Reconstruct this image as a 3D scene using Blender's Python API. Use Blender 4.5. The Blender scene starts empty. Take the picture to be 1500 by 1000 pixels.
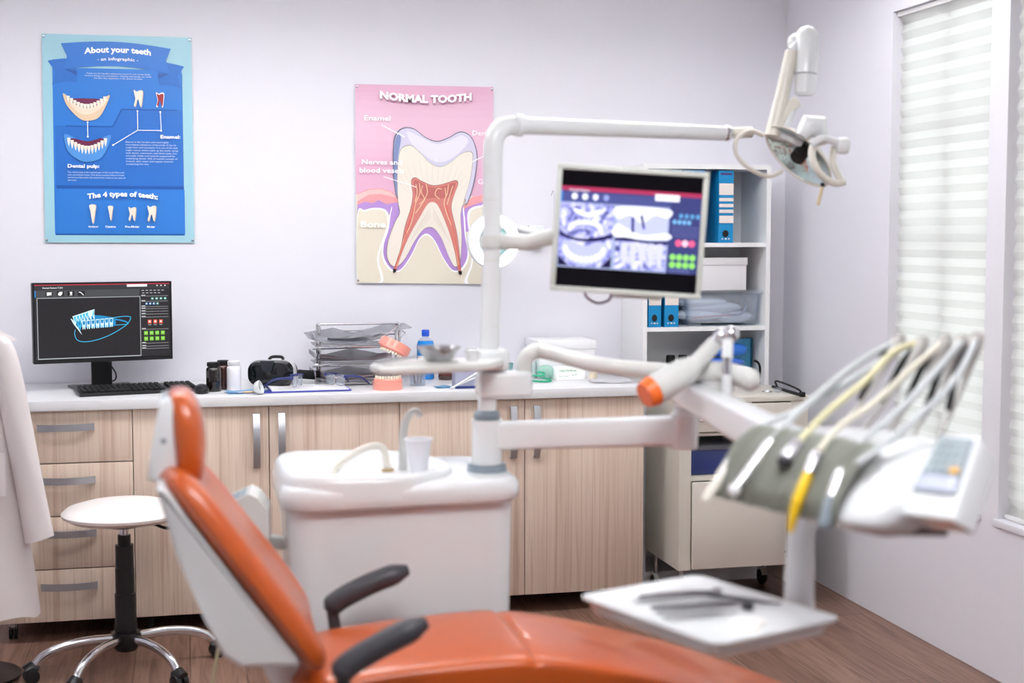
import bpy, bmesh, math, random
from mathutils import Vector as V, Matrix as Mx
random.seed(7)
SC = bpy.context.scene
COL = SC.collection
PI = math.pi
R = math.radians

# ------------------------------------------------------------------ camera
FPX = 2083.0
cam_d = bpy.data.cameras.new('camera')
cam_d.sensor_width = 36.0
cam_d.lens = FPX / 1500 * 36
cam = bpy.data.objects.new('camera', cam_d)
COL.objects.link(cam)
PITCH = math.atan(155 / FPX)
cam.location = (0, 0, 1.505)
cam.rotation_euler = (PI / 2 - PITCH, 0, -R(13))
cam_d.dof.use_dof = True
cam_d.dof.focus_distance = 5.55
cam_d.dof.aperture_fstop = 1.9
cam_d.clip_start = 0.05
SC.camera = cam
SC.view_settings.view_transform = 'Standard'
SC.view_settings.look = 'None'
SC.view_settings.gamma = 1.0
SC.view_settings.exposure = 0.60
try: SC.view_settings.use_curve_mapping = False
except Exception: pass
SC.cycles.max_bounces = 10
SC.cycles.diffuse_bounces = 5
SC.cycles.transmission_bounces = 8
SC.cycles.transparent_max_bounces = 12
SC.cycles.use_denoising = True
SC.cycles.caustics_reflective = False
SC.cycles.caustics_refractive = False
SC.cycles.sample_clamp_indirect = 8

# survey helpers: where a sight line from the camera station meets a plane of the room
_y, _p = R(13), PITCH
_f = V((math.sin(_y) * math.cos(_p), math.cos(_y) * math.cos(_p), -math.sin(_p)))
_r = V((math.cos(_y), -math.sin(_y), 0))
_u = V((math.sin(_y) * math.sin(_p), math.cos(_y) * math.sin(_p), math.cos(_p)))
EYE = V((0, 0, 1.505))
def ray(px, py): return _f + _r * ((px - 750) / FPX) - _u * ((py - 500) / FPX)
def onY(px, py, y): d = ray(px, py); return EYE + d * (y / d.y)
def onX(px, py, x): d = ray(px, py); return EYE + d * (x / d.x)
def onZ(px, py, z): d = ray(px, py); return EYE + d * ((z - 1.505) / d.z)
def at(px, py, depth): return EYE + ray(px, py) * depth

# ------------------------------------------------------------------ materials
def lin(c):
    return tuple(((x / 12.92) if x <= 0.04045 else ((x + 0.055) / 1.055) ** 2.4) for x in c)
def hexc(h):
    h = h.lstrip('#'); return lin(tuple(int(h[i:i + 2], 16) / 255 for i in (0, 2, 4))) + (1,)
_mc = {}
def mat(name, h, rough=.5, metal=0., spec=.5, coat=0., bump=0., bscale=80., var=.03, trans=0., alpha=1., emit=0., sheen=0., ior=1.45):
    """principled material whose tone is varied a little by procedural noise"""
    if name in _mc: return _mc[name]
    m = bpy.data.materials.new(name); m.use_nodes = True
    nt = m.node_tree; b = nt.nodes['Principled BSDF']
    c = hexc(h)
    b.inputs['Roughness'].default_value = rough
    b.inputs['Metallic'].default_value = metal
    b.inputs['Specular IOR Level'].default_value = spec
    b.inputs['Coat Weight'].default_value = coat
    b.inputs['IOR'].default_value = ior
    b.inputs['Transmission Weight'].default_value = trans
    b.inputs['Alpha'].default_value = alpha
    if sheen: b.inputs['Sheen Weight'].default_value = sheen
    b.inputs['Base Color'].default_value = c
    tc = nt.nodes.new('ShaderNodeTexCoord')
    if var and not emit:
        n = nt.nodes.new('ShaderNodeTexNoise'); n.inputs['Scale'].default_value = 9
        mx = nt.nodes.new('ShaderNodeMix'); mx.data_type = 'RGBA'
        mx.inputs[6].default_value = tuple(x * (1 - var) for x in c[:3]) + (1,)
        mx.inputs[7].default_value = tuple(min(1, x * (1 + var)) for x in c[:3]) + (1,)
        nt.links.new(tc.outputs['Object'], n.inputs['Vector'])
        nt.links.new(n.outputs['Fac'], mx.inputs[0]); nt.links.new(mx.outputs[2], b.inputs['Base Color'])
    if bump:
        n2 = nt.nodes.new('ShaderNodeTexNoise'); n2.inputs['Scale'].default_value = bscale
        bp = nt.nodes.new('ShaderNodeBump'); bp.inputs['Strength'].default_value = bump; bp.inputs['Distance'].default_value = .003
        nt.links.new(tc.outputs['Object'], n2.inputs['Vector'])
        nt.links.new(n2.outputs['Fac'], bp.inputs['Height']); nt.links.new(bp.outputs['Normal'], b.inputs['Normal'])
    if emit:
        b.inputs['Emission Color'].default_value = c; b.inputs['Emission Strength'].default_value = emit
    _mc[name] = m
    return m
def ink(h, rough=.35):                       # printed colour
    return mat('ink_' + h, h, rough, var=0)
def lit(h, e=1.0):                           # pixels of a lit screen
    n = 'pixel_%s_%g' % (h, e)
    if n in _mc: return _mc[n]
    m = bpy.data.materials.new(n); m.use_nodes = True
    b = m.node_tree.nodes['Principled BSDF']
    b.inputs['Base Color'].default_value = (.002, .002, .002, 1); b.inputs['Roughness'].default_value = .15; b.inputs['Specular IOR Level'].default_value = .12
    b.inputs['Emission Color'].default_value = hexc(h); b.inputs['Emission Strength'].default_value = e
    _mc[n] = m; return m

def wood_mat():
    m = bpy.data.materials.new('ash_laminate'); m.use_nodes = True; nt = m.node_tree; b = nt.nodes['Principled BSDF']
    tc = nt.nodes.new('ShaderNodeTexCoord')
    def noise(scale, sc, det=4, dist=0.):
        mp = nt.nodes.new('ShaderNodeMapping'); mp.inputs['Scale'].default_value = sc
        n = nt.nodes.new('ShaderNodeTexNoise'); n.inputs['Scale'].default_value = scale
        n.inputs['Detail'].default_value = det; n.inputs['Distortion'].default_value = dist
        nt.links.new(tc.outputs['Object'], mp.inputs['Vector']); nt.links.new(mp.outputs[0], n.inputs['Vector'])
        return n.outputs['Fac']
    def ramp(src, stops):
        r = nt.nodes.new('ShaderNodeValToRGB'); e = r.color_ramp.elements
        while len(e) < len(stops): e.new(.5)
        for q, (p, h) in zip(e, stops): q.position = p; q.color = hexc(h)
        nt.links.new(src, r.inputs[0]); return r.outputs[0]
    def mix(a, c, fac, mode='MULTIPLY'):
        x = nt.nodes.new('ShaderNodeMix'); x.data_type = 'RGBA'; x.blend_type = mode; x.inputs[0].default_value = fac
        nt.links.new(a, x.inputs[6]); nt.links.new(c, x.inputs[7]); return x.outputs[2]
    broad = ramp(noise(1, (9, 9, .35), 3, .3), [(.3, 'd0b9a7'), (.5, 'dcc9b8'), (.7, 'd5bfae')])
    fine = ramp(noise(1, (150, 150, 2.2), 5, 1.2), [(.3, 'c4b2a6'), (.5, 'ffffff'), (1, 'ffffff')])
    mid = ramp(noise(1, (42, 42, .8), 4, .8), [(.34, 'd0b4a6'), (.48, 'ffffff'), (1, 'ffffff')])
    c = mix(mix(broad, fine, .38), mid, .45)
    nt.links.new(c, b.inputs['Base Color']); b.inputs['Roughness'].default_value = .48; b.inputs['Specular IOR Level'].default_value = .35
    return m
def floor_mat():
    m = bpy.data.materials.new('brown_plank_floor'); m.use_nodes = True; nt = m.node_tree; b = nt.nodes['Principled BSDF']
    tc = nt.nodes.new('ShaderNodeTexCoord')
    mp = nt.nodes.new('ShaderNodeMapping'); mp.inputs['Rotation'].default_value = (0, 0, PI / 2)
    br = nt.nodes.new('ShaderNodeTexBrick'); br.inputs['Scale'].default_value = 1
    br.inputs['Brick Width'].default_value = 1.28; br.inputs['Row Height'].default_value = .19
    br.inputs['Mortar Size'].default_value = .0015; br.offset = .37
    br.inputs['Color1'].default_value = hexc('7d5c4e'); br.inputs['Color2'].default_value = hexc('937262'); br.inputs['Mortar'].default_value = hexc('50352b')
    mp2 = nt.nodes.new('ShaderNodeMapping'); mp2.inputs['Scale'].default_value = (38, 2.2, 1)
    n = nt.nodes.new('ShaderNodeTexNoise'); n.inputs['Scale'].default_value = 1; n.inputs['Detail'].default_value = 6; n.inputs['Distortion'].default_value = 1.4
    r = nt.nodes.new('ShaderNodeValToRGB'); r.color_ramp.elements[0].color = hexc('8d7468'); r.color_ramp.elements[0].position = .3
    r.color_ramp.elements[1].color = hexc('ffffff'); r.color_ramp.elements[1].position = .62
    mx = nt.nodes.new('ShaderNodeMix'); mx.data_type = 'RGBA'; mx.blend_type = 'MULTIPLY'; mx.inputs[0].default_value = .7
    L = nt.links.new
    L(tc.outputs['Object'], mp.inputs[0]); L(mp.outputs[0], br.inputs['Vector']); L(tc.outputs['Object'], mp2.inputs[0]); L(mp2.outputs[0], n.inputs['Vector'])
    L(n.outputs['Fac'], r.inputs[0]); L(br.outputs['Color'], mx.inputs[6]); L(r.outputs[0], mx.inputs[7]); L(mx.outputs[2], b.inputs['Base Color'])
    b.inputs['Roughness'].default_value = .42
    return m
def cloth_mat(name, h, transl):
    """thin cloth: part of the light passes through"""
    m = bpy.data.materials.new(name); m.use_nodes = True; nt = m.node_tree; b = nt.nodes['Principled BSDF']
    b.inputs['Base Color'].default_value = hexc(h); b.inputs['Roughness'].default_value = .9; b.inputs['Specular IOR Level'].default_value = .1
    t = nt.nodes.new('ShaderNodeBsdfTranslucent'); t.inputs['Color'].default_value = hexc(h)
    x = nt.nodes.new('ShaderNodeMixShader'); x.inputs[0].default_value = transl
    nt.links.new(b.outputs[0], x.inputs[1]); nt.links.new(t.outputs[0], x.inputs[2])
    nt.links.new(x.outputs[0], nt.nodes['Material Output'].inputs['Surface'])
    return m
def clear_mat(name, h, alpha_mix=.85, rough=.05):
    """clear pane or thin clear plastic: straight transmission plus a gloss"""
    m = bpy.data.materials.new(name); m.use_nodes = True; nt = m.node_tree; b = nt.nodes['Principled BSDF']
    b.inputs['Base Color'].default_value = hexc(h); b.inputs['Roughness'].default_value = rough
    t = nt.nodes.new('ShaderNodeBsdfTransparent'); t.inputs['Color'].default_value = hexc(h)
    x = nt.nodes.new('ShaderNodeMixShader'); x.inputs[0].default_value = alpha_mix
    nt.links.new(b.outputs[0], x.inputs[1]); nt.links.new(t.outputs[0], x.inputs[2])
    nt.links.new(x.outputs[0], nt.nodes['Material Output'].inputs['Surface'])
    return m

WOOD = wood_mat(); FLOOR = floor_mat()
WALL = mat('painted_plaster', 'e4e3ea', .75, spec=.2, bump=.08, bscale=160, var=.01)
CEIL = mat('ceiling_paint', 'f7f7f7', .9, spec=.1, var=.01)
WHITE = mat('white_melamine', 'e9e9ea', .35, var=.01)
WTOP = mat('worktop_white', 'dcdcde', .3, var=.02)
DWHITE = mat('white_moulded_plastic', 'e4e7e9', .22, coat=.3, var=.01)
DGREY = mat('warm_grey_plastic', 'd6d7d4', .3, coat=.2, var=.01)
CREAM = mat('cream_plastic', 'dedad0', .35, coat=.2, var=.02)
BEIGE = mat('beige_lacquer', 'd5cfc4', .42, var=.01)
BLACK = mat('black_plastic', '17171a', .32, var=.1)
MBLACK = mat('matt_black', '0c0c0e', .6, var=.1)
DARKG = mat('dark_grey_pad', '3c3c42', .38, var=.06)
CHROME = mat('chrome', 'd8d8dc', .08, 1., var=0)
STEEL = mat('brushed_steel', 'b9b9bd', .24, 1., var=.05)
ALU = mat('satin_aluminium', 'b4b5ba', .38, .85, var=.02)
ORANGE = mat('orange_vinyl', 'bb5217', .35, coat=.35, spec=.6, bump=.05, bscale=300, var=.04)
GREYRING = mat('blue_grey_plastic', '7f8a94', .5)
SILI = mat('grey_green_silicone', '9da095', .5, var=.02)
KEYP = mat('keypad_grey', '8a95a0', .45, var=.02)
PAPER = mat('paper', 'eeedf0', .7, var=.01)
PINKP = mat('pale_pink_paper', 'e2d2d4', .7, var=.03)
COAT = cloth_mat('white_coat_cotton', 'e6dfdf', .12)
BLIND = cloth_mat('pleated_blind_cloth', 'efefee', .72)
GLASS = clear_mat('window_glass', 'f4f8f8', .9)
CLEARP = clear_mat('clear_plastic', 'eff3f8', .82, .12)
GUM = mat('salmon_gum_plastic', 'f59e8e', .28, coat=.3, var=.03)
TOOTH = mat('ivory_tooth', 'efe6cf', .3, coat=.3, var=.04)
BFOLD = mat('binder_blue', '0b86c0', .42, var=.03)
BCREAM = mat('binder_label_paper', 'e5dbd5', .6, var=.02)

# ------------------------------------------------------------------ mesh building
WM = {}
def tm(loc=(0, 0, 0), rot=(0, 0, 0), sc=(1, 1, 1)):
    from mathutils import Euler
    return Mx.Translation(V(loc)) @ Euler(rot).to_matrix().to_4x4() @ Mx.Diagonal(V((*sc, 1)))
def cat(pts, n=8, closed=False):
    pts = [V(p) for p in pts]; out = []; N = len(pts)
    rng = range(N) if closed else range(N - 1)
    for i in rng:
        g = (lambda k: pts[k % N]) if closed else (lambda k: pts[max(0, min(N - 1, k))])
        p0, p1, p2, p3 = g(i - 1), g(i), g(i + 1), g(i + 2)
        for k in range(n):
            t = k / n
            out.append(.5 * ((2 * p1) + (p2 - p0) * t + (2 * p0 - 5 * p1 + 4 * p2 - p3) * t * t + (3 * p1 - p0 - 3 * p2 + p3) * t ** 3))
    if not closed: out.append(pts[-1].copy())
    return out
def rrect(w, h, r, n=5, cx=0, cy=0):
    o = []
    for (sx, sy, a0) in ((1, 1, 0), (-1, 1, 90), (-1, -1, 180), (1, -1, 270)):
        for k in range(n + 1):
            a = R(a0 + 90 * k / n); o.append((cx + sx * (w / 2 - r) + r * math.cos(a), cy + sy * (h / 2 - r) + r * math.sin(a)))
    return o
class B:
    def __init__(s, m=None): s.bm = bmesh.new(); s.mats = []; s.dm = m
    def mi(s, m):
        m = m or s.dm
        if m not in s.mats: s.mats.append(m)
        return s.mats.index(m)
    def _add(s, verts, faces, m, M=None):
        i = s.mi(m); vs = [s.bm.verts.new(M @ V(v) if M else V(v)) for v in verts]; out = []
        for f in faces:
            try: q = s.bm.faces.new([vs[k] for k in f]); q.material_index = i; out.append(q)
            except ValueError: pass
        return vs, out
    def box(s, c, d, m=None, bev=0., M=None, seg=2):
        x, y, z = (k / 2 for k in d)
        vv = [(c[0] + a * x, c[1] + b * y, c[2] + e * z) for a in (-1, 1) for b in (-1, 1) for e in (-1, 1)]
        vs, fs = s._add(vv, [(0, 1, 3, 2), (4, 6, 7, 5), (0, 4, 5, 1), (2, 3, 7, 6), (0, 2, 6, 4), (1, 5, 7, 3)], m, M)
        if bev:
            es = list({e for f in fs for e in f.edges})
            bmesh.ops.bevel(s.bm, geom=es, offset=min(bev, min(d) * .49), segments=seg, affect='EDGES', profile=.5)
        return s
    def b2(s, lo, hi, m=None, bev=0., M=None):
        return s.box([(a + b) / 2 for a, b in zip(lo, hi)], [abs(b - a) for a, b in zip(lo, hi)], m, bev, M)
    def loft(s, rings, m=None, caps=True, M=None, closed=True):
        n = len(rings[0]); vv = [p for r in rings for p in r]; ff = []
        for i in range(len(rings) - 1):
            for k in range(n if closed else n - 1):
                a, b = i * n + k, i * n + (k + 1) % n
                ff.append((a, b, b + n, a + n))
        if caps and closed: ff.append(tuple(range(n - 1, -1, -1))); ff.append(tuple(range((len(rings) - 1) * n, len(rings) * n)))
        s._add(vv, ff, m, M); return s
    def tube(s, path, r, m=None, seg=12, caps=True, M=None, flat=1.):
        path = [V(p) for p in path]; n = len(path)
        rr = r if isinstance(r, (list, tuple)) else [r] * n
        if len(rr) != n: rr = [rr[0] + (rr[-1] - rr[0]) * i / (n - 1) for i in range(n)]
        rings = []; up = None
        for i, p in enumerate(path):
            t = (path[min(n - 1, i + 1)] - path[max(0, i - 1)])
            if t.length < 1e-9: t = V((0, 0, 1))
            t.normalize()
            if up is None:
                up = V((0, 0, 1)) if abs(t.z) < .9 else V((0, 1, 0))
            up = (up - t * up.dot(t))
            if up.length < 1e-6: up = t.orthogonal()
            up.normalize(); sd = t.cross(up)
            rings.append([p + (sd * math.cos(a) * flat + up * math.sin(a)) * rr[i] for a in (2 * PI * k / seg for k in range(seg))])
        s.loft(rings, m, caps, M); return s
    def rod(s, a, b, r, m=None, seg=14, r2=None, bev=0.):
        a, b = V(a), V(b); r2 = r if r2 is None else r2
        if bev:
            d = (b - a).normalized()
            return s.tube([a, a + d * bev * .3, a + d * bev, b - d * bev, b - d * bev * .3, b], [r - bev, r - bev * .3, r, r2, r2 - bev * .3, r2 - bev], m, seg)
        return s.tube([a, b], [r, r2], m, seg)
    def lathe(s, prof, c=(0, 0, 0), m=None, seg=24, M=None, sx=1, sy=1, caps=True):
        T = Mx.Translation(V(c)); T = (M @ T) if M else T
        rings = [[(r * math.cos(a) * sx, r * math.sin(a) * sy, z) for a in (2 * PI * k / seg for k in range(seg))] for r, z in [(max(r, 1e-4), z) for r, z in prof]]
        s.loft(rings, m, caps, T); return s
    def ball(s, c, r, m=None, seg=16, sc=(1, 1, 1), M=None):
        pr = [(math.sin(PI * k / 10), -math.cos(PI * k / 10)) for k in range(11)]
        T = Mx.Translation(V(c)) @ Mx.Diagonal(V((r * sc[0], r * sc[1], r * sc[2], 1))); T = (M @ T) if M else T
        return s.lathe(pr, (0, 0, 0), m, seg, T)
    def prism(s, poly, z0, z1, m=None, M=None, bev=0., seg=2):
        n = len(poly)
        vv = [(x, y, z0) for x, y in poly] + [(x, y, z1) for x, y in poly]
        ff = [tuple(range(n - 1, -1, -1)), tuple(range(n, 2 * n))] + [(k, (k + 1) % n, (k + 1) % n + n, k + n) for k in range(n)]
        vs, fs = s._add(vv, ff, m, M)
        if bev:
            es = list(set(fs[0].edges) | set(fs[1].edges))
            bmesh.ops.bevel(s.bm, geom=es, offset=bev, segments=seg, affect='EDGES', profile=.5)
        return s
    def grid(s, nu, nv, fn, m=None, M=None, thick=0.):
        vv = [fn(i / nu, j / nv) for j in range(nv + 1) for i in range(nu + 1)]
        ff = [(j * (nu + 1) + i, j * (nu + 1) + i + 1, (j + 1) * (nu + 1) + i + 1, (j + 1) * (nu + 1) + i) for j in range(nv) for i in range(nu)]
        vs, fs = s._add(vv, ff, m, M)
        if thick:
            g = bmesh.ops.solidify(s.bm, geom=fs, thickness=thick)
        return s
    def build(s, name, parent=None, loc=None, ang=38, sub=0, label=None, loosen=True):
        bmesh.ops.recalc_face_normals(s.bm, faces=s.bm.faces[:]) if loosen else None
        P = WM[parent] if parent else Mx.Translation(V(loc or (0, 0, 0)))
        s.bm.transform(P.inverted())
        me = bpy.data.meshes.new(name); s.bm.to_mesh(me); s.bm.free()
        for m in s.mats: me.materials.append(m)
        for p in me.polygons: p.use_smooth = True
        me.set_sharp_from_angle(angle=R(ang))
        o = bpy.data.objects.new(name, me); COL.objects.link(o)
        if parent: o.parent = parent
        else: o.location = V(loc or (0, 0, 0))
        WM[o] = P.copy()
        if sub:
            md = o.modifiers.new('subsurf', 'SUBSURF'); md.levels = sub; md.render_levels = sub
        if label: o['label'] = label
        return o
def tag(o, label, cat_, group=None, kind=None):
    o['label'] = label; o['category'] = cat_
    if group: o['group'] = group
    if kind: o['kind'] = kind
    return o
def thing(name, label, cat_, loc=(0, 0, 0), rz=0., group=None, M=None):
    o = bpy.data.objects.new(name, None); COL.objects.link(o); o.empty_display_size = .05
    if M is None: M = Mx.Translation(V(loc)) @ Mx.Rotation(rz, 4, 'Z')
    o.matrix_world = M; o.location = M.to_translation(); o.rotation_euler = M.to_euler(); WM[o] = M.copy()
    return tag(o, label, cat_, group)
def struct(name, b, label=None, parent=None, **k):
    o = b.build(name, parent, **k)
    if not parent: o['kind'] = 'structure'
    if label: o['label'] = label; 
    return o
def kids(o): return [c for c in bpy.data.objects if c.parent == o]
def copy_tree(o, parent=None):
    c = o.copy(); COL.objects.link(c)
    if parent: c.parent = parent
    for ch in kids(o): copy_tree(ch, c)
    return c
def dup(o, loc, rz=None, label=None):
    c = copy_tree(o); c.location = loc
    if rz is not None: c.rotation_euler.z = rz
    if label: c['label'] = label
    return c

_tx = {}
def text_geo(txt, bold):
    k = (txt, bold)
    if k in _tx: return _tx[k]
    cu = bpy.data.curves.new('lettering', 'FONT'); cu.body = txt; cu.size = 1; cu.offset = bold; cu.resolution_u = 2
    ob = bpy.data.objects.new('lettering', cu); COL.objects.link(ob)
    dg = bpy.context.evaluated_depsgraph_get(); me = bpy.data.meshes.new_from_object(ob.evaluated_get(dg))
    vs = [(v.co.x, v.co.y) for v in me.vertices]; fs = [tuple(p.vertices) for p in me.polygons]
    bpy.data.objects.remove(ob); bpy.data.curves.remove(cu); bpy.data.meshes.remove(me)
    _tx[k] = (vs, fs); return _tx[k]
class Print:
    """print laid on a flat sheet; x, y run over the sheet's own ruler"""
    def __init__(s, b, tl, tr, br, bl, rule, eps=.0005):
        s.b = b; s.c = [V(q) for q in (tl, tr, br, bl)]; s.r = rule; s.l = 1; s.eps = eps
        s.n = (s.c[3] - s.c[0]).cross(s.c[1] - s.c[0]).normalized()
    def P(s, x, y):
        u = (x - s.r[0]) / (s.r[2] - s.r[0]); v = (y - s.r[1]) / (s.r[3] - s.r[1])
        a = s.c[0].lerp(s.c[1], u); c = s.c[3].lerp(s.c[2], u)
        return a.lerp(c, v) + s.n * s.eps * s.l
    def poly(s, pts, m, up=True):
        pts = [(min(max(x, s.r[0]), s.r[2]), min(max(y, s.r[1]), s.r[3])) for x, y in pts]
        s.b._add([s.P(*p) for p in pts], [tuple(range(len(pts)))], m)
        if up: s.l += 1
    def rect(s, x0, y0, x1, y1, m, up=True): s.poly([(x0, y0), (x1, y0), (x1, y1), (x0, y1)], m, up)
    def line(s, pts, w, m):
        for (a, b_), (c, d) in zip(pts[:-1], pts[1:]):
            L = math.hypot(c - a, d - b_) or 1; nx, ny = -(d - b_) / L * w / 2, (c - a) / L * w / 2
            s.b._add([s.P(a + nx, b_ + ny), s.P(c + nx, d + ny), s.P(c - nx, d - ny), s.P(a - nx, b_ - ny)], [(0, 1, 2, 3)], m)
        s.l += 1
    def oval(s, cx, cy, rx, ry, m, n=24): s.poly([(cx + rx * math.cos(2 * PI * k / n), cy + ry * math.sin(2 * PI * k / n)) for k in range(n)], m)
    def curve(s, pts, m, n=6): s.poly([tuple(q[:2]) for q in cat([(x, y, 0) for x, y in pts], n, True)], m)
    def wire(s, pts, w, m, n=6): s.line([tuple(q[:2]) for q in cat([(x, y, 0) for x, y in pts], n)], w, m)
    def text(s, t, x0, x1, yb, cap, m, bold=0., warp=None):
        vs, fs = text_geo(t, bold)
        if not vs: return
        a = min(v[0] for v in vs); c = max(v[0] for v in vs); k = (x1 - x0) / (c - a); ky = cap / .72
        out = []
        for x, y in vs:
            X = x0 + (x - a) * k; Yy = yb - y * ky
            if warp: Yy += warp(X)
            out.append(s.P(X, Yy))
        s.b._add(out, fs, m); s.l += 1
# ================================================================== the room
XR, YB, ZC = 2.67, 6.05, 2.75
XL, YF = -1.75, -1.6
b = B(FLOOR); b.b2((XL - .1, YF - .1, -.1), (XR + .3, YB + .1, 0)); struct('floor', b)
b = B(CEIL); b.b2((XL - .1, YF - .1, ZC), (XR + .3, YB + .1, ZC + .1)); struct('ceiling', b)
b = B(WALL); b.b2((XL - .1, YB, 0), (XR + .3, YB + .1, ZC)); struct('wall_back', b)
b = B(WALL); b.b2((XL - .1, YF, 0), (XL, YB, ZC)); struct('wall_left', b)
b = B(WALL); b.b2((XL, YF - .1, 0), (XR + .3, YF, ZC)); struct('wall_front', b)
# right wall with three window openings
ops = [(4.372, 5.062), (3.55, 4.262), (2.73, 3.44)]
Z0, Z1 = .545, 2.36
b = B(WALL)
ys = [YF] + [v for o_ in sorted(ops) for v in o_] + [YB]
for a, c in zip(ys[0::2], ys[1::2]): b.b2((XR, a, 0), (XR + .22, c, ZC))
for a, c in ops:
    b.b2((XR, a, 0), (XR + .22, c, Z0)); b.b2((XR, a, Z1), (XR + .22, c, ZC))
struct('wall_right', b)
WFR = mat('window_frame_white', 'e6e6e6', .35)
for i, (a, c) in enumerate(ops):
    w = thing('window_%d' % (i + 1), '', '', (XR + .15, (a + c) / 2, Z0))
    del w['label'], w['category']; w['kind'] = 'structure'
    f = B(WFR); x0, x1 = XR + .064, XR + .12; mid = (a + c) / 2
    for y in (a + .025, c - .025): f.b2((x0, y - .025, Z0), (x1, y + .025, Z1))
    f.b2((x0, mid - .02, Z0), (x1, mid + .02, Z1))
    for z in (Z0 + .025, Z1 - .025): f.b2((x0, a, z - .025), (x1, c, z + .025))
    for z in (1.48, 1.92): f.b2((x0 + .01, a, z - .014), (x1 - .01, c, z + .014))
    f.build('window_frame', w)
    g = B(GLASS); g.b2((XR + .088, a + .03, Z0 + .03), (XR + .094, c - .03, Z1 - .03)); g.build('window_pane', w)
# window sills
for i, (a, c) in enumerate(ops):
    b = B(WALL); b.b2((XR - .012, a - .01, Z0 - .02), (XR - .0005, c + .01, Z0 + .004), bev=.002); b.b2((XR - .0005, a + .001, Z0 + .0003), (XR + .062, c - .001, Z0 + .004)); struct('trim_%d' % (i + 1), b)
# pleated blinds: cloth folded zigzag
lab = ['pleated white blind in the window nearest the back corner', 'pleated white blind cut by the right edge of the photo', 'pleated white blind nearest the camera beyond the frame']
for i, (a, c) in enumerate(ops[:2]):
    t = thing('pleated_blind', lab[i], 'blind', (XR + .045, (a + c) / 2, Z1), group='pleated window blinds')
    n = 60; zt = Z1 - .02; zb = Z0 + .02
    def fn(u, v, a=a, c=c): 
        k = round(v * n); return (XR + .035 + (.0055 if k % 2 else -.0055), a + .006 + (c - a - .012) * u, zt - (zt - zb) * v)
    q = B(BLIND); q.grid(1, n, fn); o = q.build('cloth', t, ang=5, loosen=False)
    q = B(WFR); q.b2((XR + .015, a + .004, zt), (XR + .055, c - .004, Z1 - .001), bev=.002); q.build('head_rail', t)
    q = B(WFR); q.b2((XR + .022, a + .004, zb - .014), (XR + .05, c - .004, zb), bev=.002); q.build('bottom_rail', t)

# ceiling lamps (above the frame): hanging form and upward light added to even the walls
def panel(x, y, w, l, down, up, label):
    zl = 2.52
    t = thing('pendant_added_uplight', label, 'pendant lamp', (x, y, ZC), group='pendant lamps with added upward light')
    f = B(WFR)
    for s in (-1, 1):
        f.box((x + s * (w / 2 + .012), y, zl), (.024, l + .048, .05)); f.box((x, y + s * (l / 2 + .012), zl), (w, .024, .05))
    f.box((x, y, zl), (w, l, .008)); f.build('lamp_frame', t)
    for sx2 in (-1, 1):
        for sy2 in (-1, 1): f = B(STEEL); f.rod((x + sx2 * w / 2, y + sy2 * l / 2, zl + .02), (x + sx2 * w / 2, y + sy2 * l / 2, ZC), .0012, seg=6); f.build('suspension_wire', t)
    for nm, e, dz, rx in (('downlight', down, -.012, 0), ('added_uplight', up, .012, PI)):  # the upward source is added, bounced off the ceiling to soften the walls
        li = bpy.data.lights.new(nm, 'AREA'); li.shape = 'RECTANGLE'; li.size = w; li.size_y = l; li.energy = e; li.color = (.98, .99, 1)
        lo = bpy.data.objects.new(nm, li); COL.objects.link(lo); lo.location = (x, y, zl + dz); lo.rotation_euler = (rx, 0, 0)
panel(.2, 4.6, 1.2, .3, 10.5, 14, 'long white pendant lamp with added upward light above the middle of the worktop')
panel(1.75, 4.5, 1.2, .3, 7, 11, 'long white pendant lamp with added upward light above the bookcase side')
panel(-1.0, 4.4, .9, .3, 5, 8, 'white pendant lamp with added upward light above the left end of the worktop')
panel(.6, 1.6, 1.2, .3, 15, 42, 'long white pendant lamp with added upward light above the front of the room')
# daylight
wd = bpy.data.worlds.new('daylight'); SC.world = wd; wd.use_nodes = True
bg = wd.node_tree.nodes['Background']; bg.inputs[0].default_value = (1, .985, .96, 1); bg.inputs[1].default_value = 1.05

# ================================================================== base cabinets
DX = [-.692, -.1935, .306, .8055, 1.303, 1.797]
ZB, ZT = .078, .866
def arc_handle(b, c, L, vertical):
    n = 12; o = []; i_ = []
    for k in range(n + 1):
        s = (k / n - .5) * L; d = .012 + .02 * (1 - (2 * k / n - 1) ** 2)
        o.append((s, -d)); i_.append((s, -d + .004))
    o = [(-L / 2, 0)] + o + [(L / 2, 0)]; 
    prof = [(-L / 2, 0)] + [(s, d) for s, d in o[1:-1]] + [(L / 2, 0), (L / 2 - .004, 0)] + [(s * .97, d) for s, d in reversed(i_)] + [(-L / 2 + .004, 0)]
    w = .026
    if vertical: M = Mx.Translation(V(c)) @ Mx(((0, 0, 1, 0), (0, 1, 0, 0), (1, 0, 0, 0), (0, 0, 0, 1)))
    else: M = Mx.Translation(V(c)) @ Mx(((1, 0, 0, 0), (0, 1, 0, 0), (0, 0, 1, 0), (0, 0, 0, 1)))
    b.prism(prof, -w / 2, w / 2, ALU, M)
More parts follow.
